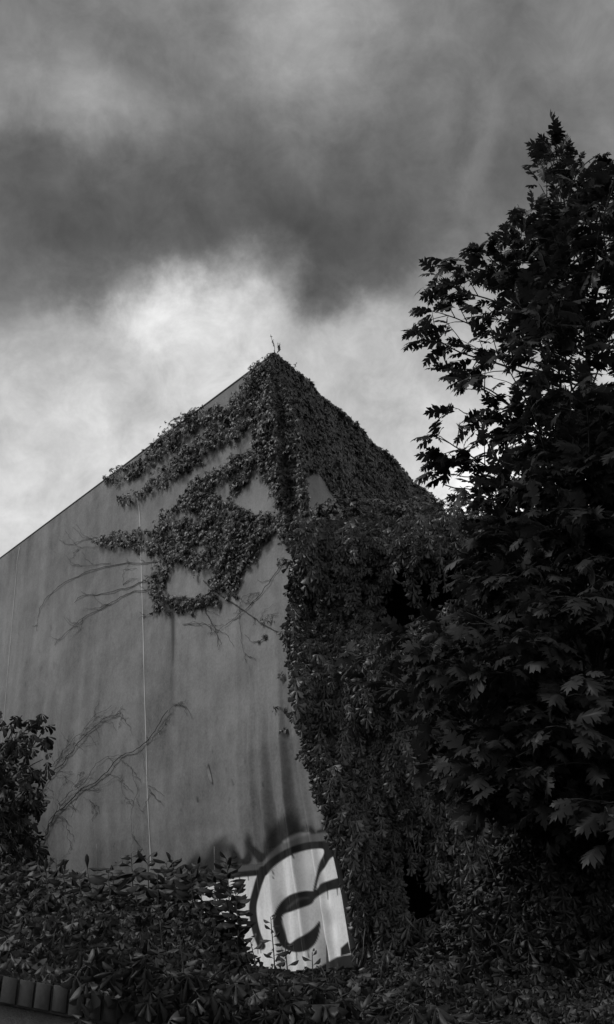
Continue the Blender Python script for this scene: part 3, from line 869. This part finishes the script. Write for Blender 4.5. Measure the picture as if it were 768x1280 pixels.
# sparse leaves trailing on to the bare coping
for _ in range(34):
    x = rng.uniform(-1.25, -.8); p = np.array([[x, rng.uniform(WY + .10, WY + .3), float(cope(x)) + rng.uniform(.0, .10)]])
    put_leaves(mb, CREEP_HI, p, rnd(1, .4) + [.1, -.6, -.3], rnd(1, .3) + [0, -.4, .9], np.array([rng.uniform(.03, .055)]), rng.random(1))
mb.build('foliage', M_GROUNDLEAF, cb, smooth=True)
for _ in range(9):
    x = rng.uniform(-1.9, 1.8); y = rng.uniform(4.4, 6.5); a = rng.uniform(0, 6.28); L = rng.uniform(.15, .5)
    t = np.linspace(0, 1, 9)
    P = np.stack([x + L * t * cos(a), y + L * t * sin(a) * .6, ground(x, y) + .16 + .12 * np.sin(t * 3) + .03 * np.sin(t * 9)], 1)
    mb = MB(); mb.tube(P, np.linspace(.0025, .001, 9), 4); mb.build('stem', M_STEM, cb)

# taller creeper mound in the dark right corner
cm = thing('virginia_creeper', 'shaded mound of creeper under the oak in the bottom right corner', 'ground creeper', (2.0, 7.2, 2.0), 'creepers climbing over the buildings')
mb = MB()
n = 7500
def mound(x, y):
    h = np.interp(x, [.55, .9, 1.3, 1.8, 2.6, 3.6], [0, .25, .75, 1.2, 1.5, 1.5])
    return ground(x, y) + h * np.clip(1 - ((y - 7.6) / 1.7) ** 2, 0, 1) ** .6
X = rng.uniform(.6, 3.6, n); Y = rng.uniform(5.9, 8.6, n)
P = np.stack([X, Y, mound(X, Y) - .25 * rng.random(n) ** 1.5 + .05 * wob(X * 5, Y * 5, 1)], 1)
put_leaves(mb, CREEP_HI, P, rnd(n, .45) + [0, -.5, -.8], rnd(n, .35) + [-.1, -.6, .7], .075 * rng.uniform(.5, 1.2, n), np.clip(rng.normal(.12, .25, n), 0, 1))  # low leaf tone: the oak's shade is put into the colour
for (u0, v0) in ((590,1140),(640,1110),(680,1090),(720,1120),(655,1150),(700,1160),(740,1100),(625,1180),(575,1180)):
    k = 9; p0 = at(u0, v0, 6.1); i = np.arange(k)
    P = p0 + np.stack([np.cumsum(rng.normal(.01, .02, k)), np.cumsum(rng.normal(0, .01, k)), -.07 * i], 1)
    put_leaves(mb, CREEP_HI, P, rnd(k, .3) + [0, -.2, -1], rnd(k, .3) + [-.2, -.9, .4], .085 * rng.uniform(.7, 1.2, k), np.clip(rng.normal(.6, .2, k), 0, 1))
mb.build('foliage', M_GROUNDLEAF, cm, smooth=True)
mb = MB()
S3, T3 = np.meshgrid(np.linspace(.6, 3.6, 40), np.linspace(5.9, 9.2, 30), indexing='ij')
for k in range(14):
    x = rng.uniform(.8, 3.3); y = rng.uniform(6.8, 8.2); t = np.linspace(0, 1, 10); a = rng.uniform(-.4, .4); b = rng.uniform(-.4, .1)
    P = np.stack([x + a * t, y + b * t + .05 * np.sin(5 * t), ground(x, y) - .1 + t * (mound(x, y) - ground(x, y) + .05)], 1)
    mb = MB(); mb.tube(P, np.linspace(.012, .005, 10), 5); mb.build('stem', M_STEM, cm)

# ------------------------------------------------------------------ stalks and shrubs
def stalk(parent, u, vtop, vbot, Y, nl, ll, tpl, mat, lean=0.0, stemr=.006, name=None):
    p1 = at(u + lean, vtop, Y); p0 = at(u, vbot, Y); p0[2] = float(ground(p0[0], p0[1])) - .05; p0[0] = p1[0] - lean * .004
    t = np.linspace(0, 1, 10)
    P = p0 + (p1 - p0) * t[:, None] + np.stack([.02 * np.sin(t * 4), .02 * np.sin(t * 3), 0 * t], 1)
    m1 = MB(); m1.tube(P, np.linspace(stemr, stemr * .4, 10), 5); m1.build('stem', M_STEM, parent)
    tt = np.linspace(.15, 1, nl); Q = np.stack([np.interp(tt, t, P[:, j]) for j in range(3)], 1)
    an = np.arange(nl) * 2.4 + rng.uniform(0, 6); el = .15 + .7 * tt ** 2 + rng.normal(0, .2, nl)
    tip = np.stack([np.cos(an), np.sin(an) * .8, el + rng.normal(0, .15, nl)], 1)
    nr = np.stack([-np.cos(an) * .3, -np.sin(an) * .3, np.ones(nl) * .8], 1) + rnd(nl, .45) + [0, -.45, 0]
    size = ll * (1 - .45 * tt ** 4) * rng.uniform(.75, 1.15, nl)
    m2 = MB(); put_leaves(m2, tpl, Q, tip, nr, size, np.clip(rng.normal(.4, .25, nl), 0, 1)); m2.build('foliage', mat, parent, smooth=True)
def plant(name, label, cat, specs, tpl, mat, group=None):
    u, vt, vb, Y = specs[0][:4]
    b = at(u, vb, Y); b[2] = ground(b[0], b[1])
    o = thing(name, label, cat, b, group)
    for sp in specs: stalk(o, sp[0], sp[1], sp[2], sp[3], sp[4], sp[5], tpl, mat, sp[6] if len(sp) > 6 else 0)
    return o
plant('leafy_weed', 'tall dark weed with many narrow leaves standing in front of the white graffiti', 'weed',
      [(284,1074,1225,6.4,90,.13,3), (274,1090,1225,6.5,64,.12,-3), (294,1116,1225,6.3,60,.11,4)], LANCE, M_SHRUB)
plant('leafy_weed', 'clump of narrow-leaved weeds just left of the graffiti lettering', 'weed',
      [(254,1082,1200,6.9,44,.14,-4), (238,1088,1200,6.8,44,.14,3), (222,1078,1200,7.0,40,.14,-4), (206,1090,1195,6.9,40,.14,2)], LANCE, M_SHRUB)
plant('sapling', 'small slim sapling rising before the middle of the graffiti', 'sapling',
      [(338,1146,1235,6.0,26,.085,4), (352,1178,1235,6.0,18,.08,8), (322,1172,1235,6.1,16,.08,-6), (378,1190,1235,6.0,14,.08,16)], LANCE, M_SHRUB)
plant('shrub', 'broad-leaved shrub with pointed leaves standing against the wall under the pale seam', 'shrub',
      [(165,1066,1170,7.2,30,.16,2), (180,1072,1170,7.1,28,.16,8), (148,1082,1170,7.2,26,.15,-6), (120,1086,1170,7.0,24,.15,-8), (205,1078,1170,7.2,28,.15,6), (135,1088,1170,6.9,24,.14,3), (190,1092,1170,6.8,24,.14,10), (95,1096,1170,7.0,18,.16,-4)], BROAD, M_SHRUB)
plant('leafy_weed', 'low clump of pointed weeds at the foot of the left bush', 'weed',
      [(70,1074,1150,7.0,26,.12,3), (84,1084,1150,6.9,24,.12,-3), (58,1082,1150,6.9,24,.12,2), (44,1090,1150,6.8,24,.12,-4), (30,1082,1150,7.0,24,.12,4), (100,1090,1150,6.8,22,.11,2)], LANCE, M_SHRUB)
plant('leafy_weed', 'loose sprigs rising out of the creeper just above the brick coping', 'weed',
      [(60,1150,1230,5.3,20,.09,4), (92,1165,1230,5.2,18,.09,-3), (130,1142,1230,5.5,22,.09,3), (160,1168,1235,5.2,18,.09,-4), (200,1150,1235,5.4,22,.09,4), (226,1172,1240,5.1,18,.085,3), (20,1160,1225,5.2,18,.09,-2)], LANCE, M_SHRUB)
# left edge shrub with drooping leaflets
ls = thing('shrub', 'dark bush with drooping leaflets at the left edge of the photo before the grey wall', 'shrub', at(5, 1080, 7.6))
mb = MB(); ms = MB()
for (u, v, Y) in [(48,900,7.5),(38,912,7.4),(56,945,7.6),(50,930,7.4),(20,905,7.6),(4,885,7.5),(30,930,7.2),(10,925,7.3),(58,960,7.5),(40,965,7.3),(22,955,7.1),(0,950,7.2),(48,990,7.5),(30,985,7.2),
                  (12,980,7.1),(45,1015,7.5),(25,1015,7.2),(5,1010,7.1),(40,1040,7.4),(15,1045,7.2),(30,1065,7.3),(-20,920,7.4),(-30,960,7.3),(-20,1000,7.2),(-40,1040,7.4),(-50,900,7.5),(5,1070,7.2),(-15,1060,7.3),(55,1000,7.8),(20,880+60,7.9),(35,1000,7.9),(10,1030,7.9),(-60,980,7.5),(-75,930,7.6),(52,1050,7.5),(48,1078,7.4),(35,1085,7.4),(15,1085,7.3),(56,1075,7.6),(60,905,7.6),(30,890,7.5)]:
    tp = at(u - 2, v + 4, Y); base = at(-35 + rng.uniform(-25, 25), 1100, 7.6)
    t = np.linspace(0, 1, 9)
    P = base + (tp - base) * t[:, None]; P[:, 2] += .22 * np.sin(pi * t) * (.5 + rng.random())
    ms.tube(P, np.linspace(.012, .003, 9), 5)
    k = 10; tt = np.clip(1 - .6 * rng.random(k) ** 1.5, 0, 1); Q = np.stack([np.interp(tt, t, P[:, j]) for j in range(3)], 1) + rnd(k, .05)
    put_leaves(mb, NARROW, Q, rnd(k, .4) + [.15, -.15, -.75], rnd(k, .3) + [0, -.4, .8], .085 * rng.uniform(.6, 1.2, k), np.clip(rng.normal(.4, .25, k), 0, 1))
mb.build('foliage', M_SHRUB, ls); ms.build('stem', M_STEM, ls)
# pale dry grass stalks
for i, (u, vt, vb, Y, lab) in enumerate(((121,1055,1092,7.3,'thin pale grass stalk against the wall left of the pale seam'), (268,1006+52,1100,7.2,'thin pale grass stalk left of the black spray flames'))):
    t = np.linspace(0, 1, 8); P = at(u + 1.0 * np.sin(2 * t), vt + (vb + 40 - vt) * t, Y)
    mb = MB(); mb.tube(P, np.linspace(.0025, .005, 8), 4)
    o = mb.build('grass_stalk', M_PALESTEM, origin=P[-1]); o['label'] = lab; o['category'] = 'grass stalk'

# ------------------------------------------------------------------ OAK
SIL = [(706,150),(690,164),(676,186),(670,215),(674,240),(662,262),(648,278),(638,293),(612,306),(588,314),(596,330),(576,324),(552,314),(530,334),(533,352),(529,372),(526,393),(504,410),(508,432),(530,440),(543,452),(544,470),(556,488),(576,492),(584,502),(570,513),(556,506),(549,512),(543,530),(525,540),(537,562),(543,580),(530,600),(543,618),(558,602),(572,622),(580,640),(566,668),(560,740),(470,780),(420,815),(440,860),(500,900),(520,960),(560,1010),(570,1060),(640,1100),(1500,1200),(1500,300),(800,205),(768,196),(748,182),(735,200),(722,178)]
oak = thing('oak_tree', 'young red oak with deep lobed leaves filling the right side in front of the annexe', 'tree', (2.5, 6.8, 1.95))
tr_px = [(742,1300,6.85),(740,1150,6.8),(735,900,6.7),(730,700,6.6),(727,520,6.5),(725,420,6.45),(722,310,6.4),(714,225,6.35),(706,178,6.3)]
TP = np.array([at(u, v, y) for u, v, y in tr_px]); TP[0, 2] = 1.85
TP[:1, :2] = TP[1, :2] + [.02, .02]
tn = np.linspace(0, len(TP) - 1, 60)
TRK = np.stack([np.interp(tn, np.arange(len(TP)), TP[:, j]) for j in range(3)], 1)
TRK[:, 0] += .05 * np.sin(TRK[:, 2] * 2.1) + .02 * np.sin(TRK[:, 2] * 5.3); TRK[:, 1] += .05 * np.sin(TRK[:, 2] * 1.7)
mb = MB(); mb.tube(TRK, .065 * (1 - (TRK[:, 2] - 1.85) / (TRK[-1, 2] - 1.85)) ** 1.3 + .006, 10)
mb.build('trunk', M_BARK, oak, smooth=True)

tips = [(705,176,6.3),(688,196,6.3),(696,190,6.2),(750,188,6.4),(768,205,6.5),(722,196,6.2),(680,236,6.3),(668,268,6.4),(640,298,6.2),(655,290,6.6),(596,322,6.0),(612,330,6.5),(560,328,6.3),(541,350,6.2),(512,412,6.3),(533,388,6.4),(528,425,6.5),(550,462,6.4),(580,480,6.2),(560,512,6.5),(535,545,6.3),(548,575,6.5),(536,602,6.3),(560,592,6.6),(590,620,6.5),(605,660,6.4),
        (520,795,6.2),(475,860,6.4),(560,800,5.6),(590,780,5.5),(600,955,5.9),(545,955,6.2),(530,990,6.3),(575,900,5.8),(640,900,5.6),(650,985,5.7),(610,1000,6.0),(690,960,5.5),(720,850,5.3),(650,800,5.4),(700,760,5.4),(740,900,5.5),(590,850,5.8),(560,870,6.0),(620,840,5.5),(680,1020,5.8),(740,1000,5.6),(600,730,6.0),(440,825,6.5),(500,915,6.3),(640,720,5.8),(575,690,6.4)]
tips = [at(u + (20 if v < 650 and u < 640 else 0), v + (4 if v < 650 else 0), y) for u, v, y in tips]
nfix = len(tips)
c = 0
while c < 235:
    u = rng.uniform(520, 1080); v = rng.uniform(200, 1060); y = rng.uniform(5.2, 8.2)
    if c > 190: u = rng.uniform(660, 860); v = rng.uniform(200, 650); y = rng.uniform(5.4, 6.9)
    if v > 640: y = min(y, rng.uniform(5.2, 7.4))
    w = abs(u - 725); lim = np.interp(v, [160, 220, 260, 320, 420, 620, 1060], [40, 75, 120, 190, 250, 270, 340])
    if u < 640 and v < 600 and rng.random() < .6: continue
    if w > lim or not inpoly(np.array(u), np.array(v), SIL): continue
    tips.append(at(u, v, y)); c += 1
lb = MB(); cnt = 0
allP, allT, allN, allS, allF = [], [], [], [], []
limbs = []
twigs = MB()
for ti, tp in enumerate(tips):
    h = max(2.3, tp[2] - rng.uniform(.25, .6) * np.hypot(*(tp[:2] - np.array([2.2, 6.5]))) - .15)
    if tp[2] > 7.3: h = tp[2] - rng.uniform(.25, .5)
    h = min(h, TRK[-1, 2] - .2)
    b0 = np.array([np.interp(h, TRK[:, 2], TRK[:, j]) for j in range(3)])
    t = np.linspace(0, 1, 12); L = np.linalg.norm(tp - b0)
    sag = .10 * L if tp[2] > 5 else .22 * L
    P = b0 + (tp - b0) * t[:, None]; P[:, 2] += sag * np.sin(pi * t) * (1 if tp[2] < 6 else .4)
    P += np.stack([.06 * L * wob(t * 2.5, 0, ti), .06 * L * wob(t * 2.5, 0, ti + 9), .02 * L * wob(t * 3, 0, ti + 5)], 1) * (t * (1 - t) * 3)[:, None]
    limbs.append((P, .005 + .0045 * L))
    bd = nrmz(np.gradient(P, axis=0))
    nt_ = int(4 + L * 3.7)
    tts = np.concatenate([np.sort(rng.uniform(.30, .97, nt_)), [1.0]])
    for q, tq in enumerate(tts):
        p = np.array([np.interp(tq, t, P[:, j]) for j in range(3)]); d = np.array([np.interp(tq, t, bd[:, j]) for j in range(3)])
        end = q == len(tts) - 1
        lat = np.cross(d, [0, 0, 1]); lat = nrmz(lat) * (1 if q % 2 else -1)
        dd = nrmz(d * (1 if end else .75) + (0 if end else .8) * lat + rnd(1, .25)[0] + np.array([0, 0, .12]))
        tl = rng.uniform(.10, .30) if not end else rng.uniform(.05, .12)
        e = p + dd * tl
        eu, ev = proj(e)
        if not inpoly(eu - (-15 if ti < nfix else 20), ev - (-7 if ti < nfix else 12), SIL): continue
        twigs.tube(np.stack([p, p + dd * tl * .5 + [0, 0, .01], e]), [.0045, .0035, .002], 4)
        k = int(rng.integers(3, 6)) + (1 if end else 0)
        fr = np.clip(1 - .75 * rng.random(k) ** 1.3, 0, 1)
        for f in fr:
            if end: f = 1 - .8 * (1 - f)
            out = nrmz(dd + rnd(1, .55)[0] * [1, 1, .6]); out[2] -= .28
            allP.append(p + dd * tl * f); allT.append(out); allN.append(np.array([0, -.25, .8]) + rnd(1, .5)[0]); allS.append(rng.uniform(.10, .20)); allF.append(ti < nfix)
allP = np.array(allP); allT = np.array(allT); allN = np.array(allN); allS = np.array(allS)
end_ = allP + nrmz(allT) * allS[:, None]
uu, vv = proj(end_); ub, vb = proj(allP)
fix = np.array(allF)
marg = np.where(fix, rng.normal(0, 5, len(fix)), rng.exponential(20, len(fix)) - 3)
m_fix = fix & inpoly(uu + 15, vv + 7, SIL) & inpoly(ub + 4, vb + 2, SIL)
m = m_fix | ~fix & inpoly(uu - marg, vv + .3 * marg, SIL) & inpoly(ub - marg * .7, vb, SIL) & inpoly(uu - .3 * marg, vv - marg * .9, SIL)
allP, allT, allN, allS = [a[m] for a in (allP, allT, allN, allS)]
allP = allP + nrmz(allT) * (allS * .2)[:, None]
put_leaves(lb, OAKS, allP, allT, allN, allS, np.clip(rng.normal(.4, .25, len(allP)), 0, 1))
lb.build('crown', M_OAK, oak)
print('oak leaves', len(allP))
for i, (P, r) in enumerate(limbs[:nfix]):
    mb = MB(); mb.tube(P, np.linspace(r, .0042, len(P)), 6); mb.build('limb', M_BARK, oak, smooth=True)
mb = MB()
for P, r in limbs[nfix:]:
    lu, lv = proj(P); ok = inpoly(lu - 22, lv - 12, SIL); k_ = len(P) if ok.all() else max(3, int(np.argmin(ok)) - 1)
    mb.tube(P[:k_], np.linspace(r, .003, len(P))[:k_], 5)
for k_ in range(len(twigs.v)): pass
mb.v += twigs.v; mb.tone += twigs.tone; mb.tot += twigs.tot; mb.loops += [l + mb.n for l in twigs.loops]
o = mb.build('twigs', M_BARK, oak); o['kind'] = 'stuff'

# unseen tree added beyond the hall's left end to shade the wall foot
shade_tree = thing('tree', 'unseen leafy tree added beside the far left end of the pale hall for shade', 'tree', (-11, 17.5, 2.0))
t = np.linspace(0, 1, 8); P = np.stack([-11 + .2 * np.sin(t * 3), 17.5 + .1 * t, 1.8 + 7.0 * t], 1)
mb = MB(); mb.tube(P, np.linspace(.16, .05, 8), 8); mb.build('trunk', M_BARK, shade_tree, smooth=True)
mb = MB(); n = 22000
cs = np.stack([rng.uniform(-13.5, -9.0, 190), rng.uniform(13, 22, 190), rng.uniform(2.6, 9.6, 190)], 1)
P = cs[rng.integers(0, 190, n)] + rnd(n, .36)
P = P[P[:, 0] < -8.5]
P = P[((P[:, :2] - A(6.0)) * LN).sum(-1) > .4]; n = len(P)
put_leaves(mb, CREEP_LO, P, rnd(n, .6) + [0, 0, -.5], rnd(n, .4) + [0, 0, .9], .24 * rng.uniform(.6, 1.2, n), rng.random(n))
mb.build('crown', M_SHRUB, shade_tree)

# ------------------------------------------------------------------ SKY
EL_SUN = radians(46)
to_sun = nrmz(np.array([-.94, -.24, 0])); to_sun = np.array([to_sun[0] * cos(EL_SUN), to_sun[1] * cos(EL_SUN), sin(EL_SUN)])
SKY = [  # u, v, perceptual grey 0..255, radius px
 (20,30,124,80),(120,40,116,80),(85,105,156,50),(25,125,154,45),(165,135,156,50),(230,110,120,60),(250,40,118,70),(330,60,150,50),(400,40,158,65),(420,110,138,55),(490,60,134,70),
 (520,130,112,60),(600,60,112,80),(690,60,116,70),(760,70,132,70),(660,150,108,70),(600,130,126,26),(592,175,134,20),(584,215,132,20),(574,250,124,20),(620,190,104,26),(545,215,100,26),(740,150,115,60),(20,220,84,70),(100,230,98,60),(200,200,106,60),(300,180,108,60),
 (400,190,104,60),(480,200,100,60),(60,280,80,60),(150,280,92,60),(250,250,100,60),(340,280,84,60),(430,280,88,60),(520,270,100,50),(640,230,104,60),(90,340,96,45),(180,318,90,45),(390,330,80,55),(400,372,104,30),(300,318,98,38),(240,318,96,38),(330,352,128,26),(280,352,150,24),(215,350,150,24),(155,362,130,24),
 (455,335,96,45),(20,340,118,45),(120,360,108,35),(210,388,216,48),(170,402,204,40),(280,404,206,50),(330,398,172,36),(400,425,172,40),(470,410,172,50),(520,372,128,40),(580,310,118,45),(40,420,158,50),(100,440,176,50),
 (170,470,186,60),(250,470,192,60),(30,520,192,70),(110,540,196,60),(40,620,190,60),(420,470,176,60),(500,480,182,60),(560,420,165,60),(520,560,192,70),(600,500,190,80),(700,400,150,90),(740,620,235,90),(640,640,235,80),(800,280,130,90),(850,500,190,120),
 (-80,300,110,110),(-120,520,180,130),(-100,80,125,120),(384,-140,135,160),(100,-140,130,140),(700,-140,130,140)]
w = bpy.data.worlds.new('World'); SC.world = w; w.use_nodes = True
nt = w.node_tree; nt.nodes.clear()
out = N(nt, 'ShaderNodeOutputWorld'); bg = N(nt, 'ShaderNodeBackground'); nt.links.new(bg.outputs[0], out.inputs[0])
STR = .1
bg.inputs['Strength'].default_value = STR
sky = N(nt, 'ShaderNodeTexSky', sky_type='NISHITA'); sky.sun_disc = False
sky.sun_elevation = EL_SUN; sky.sun_rotation = math.atan2(to_sun[0], to_sun[1])
bw_ = N(nt, 'ShaderNodeRGBToBW'); nt.links.new(sky.outputs[0], bw_.inputs[0])
tc = N(nt, 'ShaderNodeTexCoord')
def vm(op, a, b):
    n = N(nt, 'ShaderNodeVectorMath', operation=op)
    for i, x in enumerate((a, b)):
        if isinstance(x, (tuple, list)): n.inputs[i].default_value = x
        else: nt.links.new(x, n.inputs[i])
    return n
def ncol(scale, detail, rough):
    n = N(nt, 'ShaderNodeTexNoise'); n.inputs['Scale'].default_value = scale; n.inputs['Detail'].default_value = detail; n.inputs['Roughness'].default_value = rough
    nt.links.new(tc.outputs['Generated'], n.inputs['Vector']); return n.outputs['Color']
wv = vm('MULTIPLY', vm('SUBTRACT', ncol(5.0, 7, .55), (.5, .5, .5)).outputs[0], (.11, .11, .11)).outputs[0]
wv2 = vm('MULTIPLY', vm('SUBTRACT', ncol(17.0, 6, .6), (.5, .5, .5)).outputs[0], (.07, .07, .07)).outputs[0]
dr = vm('NORMALIZE', vm('ADD', vm('ADD', tc.outputs['Generated'], wv).outputs[0], wv2).outputs[0], (0, 0, 0)).outputs[0]
sw = None; sv = None
EPS, V0 = .004, 200 / 255
for (u, v, g_, r_) in SKY:
    d = nrmz(ray(u, v)); k = 2 / ((r_ / F * .95) ** 2)
    dot = vm('DOT_PRODUCT', dr, tuple(float(x) for x in d)).outputs['Value']
    g_ = max(60, 112 + (g_ - 112) * (1.27 if g_ > 112 else 1.2))
    wt = mth(nt, 'EXPONENT', mth(nt, 'MULTIPLY_ADD', dot, k, -k))
    if sw is None: sw = mth(nt, 'ADD', wt, EPS); sv = mth(nt, 'MULTIPLY_ADD', wt, g_ / 255, EPS * V0)
    else: sw = mth(nt, 'ADD', sw, wt); sv = mth(nt, 'MULTIPLY_ADD', wt, g_ / 255, sv)
val = mth(nt, 'DIVIDE', sv, sw)
# wisps inside the cloud deck
f1 = noise(nt, tc.outputs['Generated'], 7, 9, .58, .6); f2 = noise(nt, tc.outputs['Generated'], 19, 9, .66, .35)
det = mth(nt, 'ADD', mth(nt, 'MULTIPLY', mth(nt, 'SUBTRACT', f1, .5), .50), mth(nt, 'MULTIPLY', mth(nt, 'SUBTRACT', f2, .5), .44))
val = mth(nt, 'MULTIPLY', val, mth(nt, 'ADD', 1.0, det))
lin = mth(nt, 'POWER', val, 2.2)
cl = mth(nt, 'DIVIDE', lin, STR * 2 ** .35)
mx = mth(nt, 'ADD', mth(nt, 'MULTIPLY', cl, .97), mth(nt, 'MULTIPLY', bw_.outputs[0], .02))
nt.links.new(gray(nt, mx), bg.inputs['Color'])

sl = bpy.data.lights.new('sun', 'SUN'); sl.energy = 1.5; sl.angle = radians(16); sl.color = (1, 1, 1)
so = bpy.data.objects.new('sun', sl); COL.objects.link(so)
from mathutils import Vector
so.rotation_euler = Vector([float(-x) for x in to_sun]).to_track_quat('-Z', 'Y').to_euler()

# ------------------------------------------------------------------ camera and view
cam = bpy.data.cameras.new('camera'); co = bpy.data.objects.new('camera', cam); COL.objects.link(co)
cam.sensor_fit = 'VERTICAL'; cam.sensor_height = 36; cam.lens = 36 * F / 1280
cam.clip_end = 3000; cam.clip_start = .05
co.location = EYE; co.rotation_euler = (pi / 2 + TH, 0, 0)
SC.camera = co
vs = SC.view_settings; vs.view_transform = 'Standard'; vs.look = 'None'; vs.exposure = .35; vs.gamma = 1
SC.cycles.max_bounces = 5; SC.cycles.transparent_max_bounces = 8
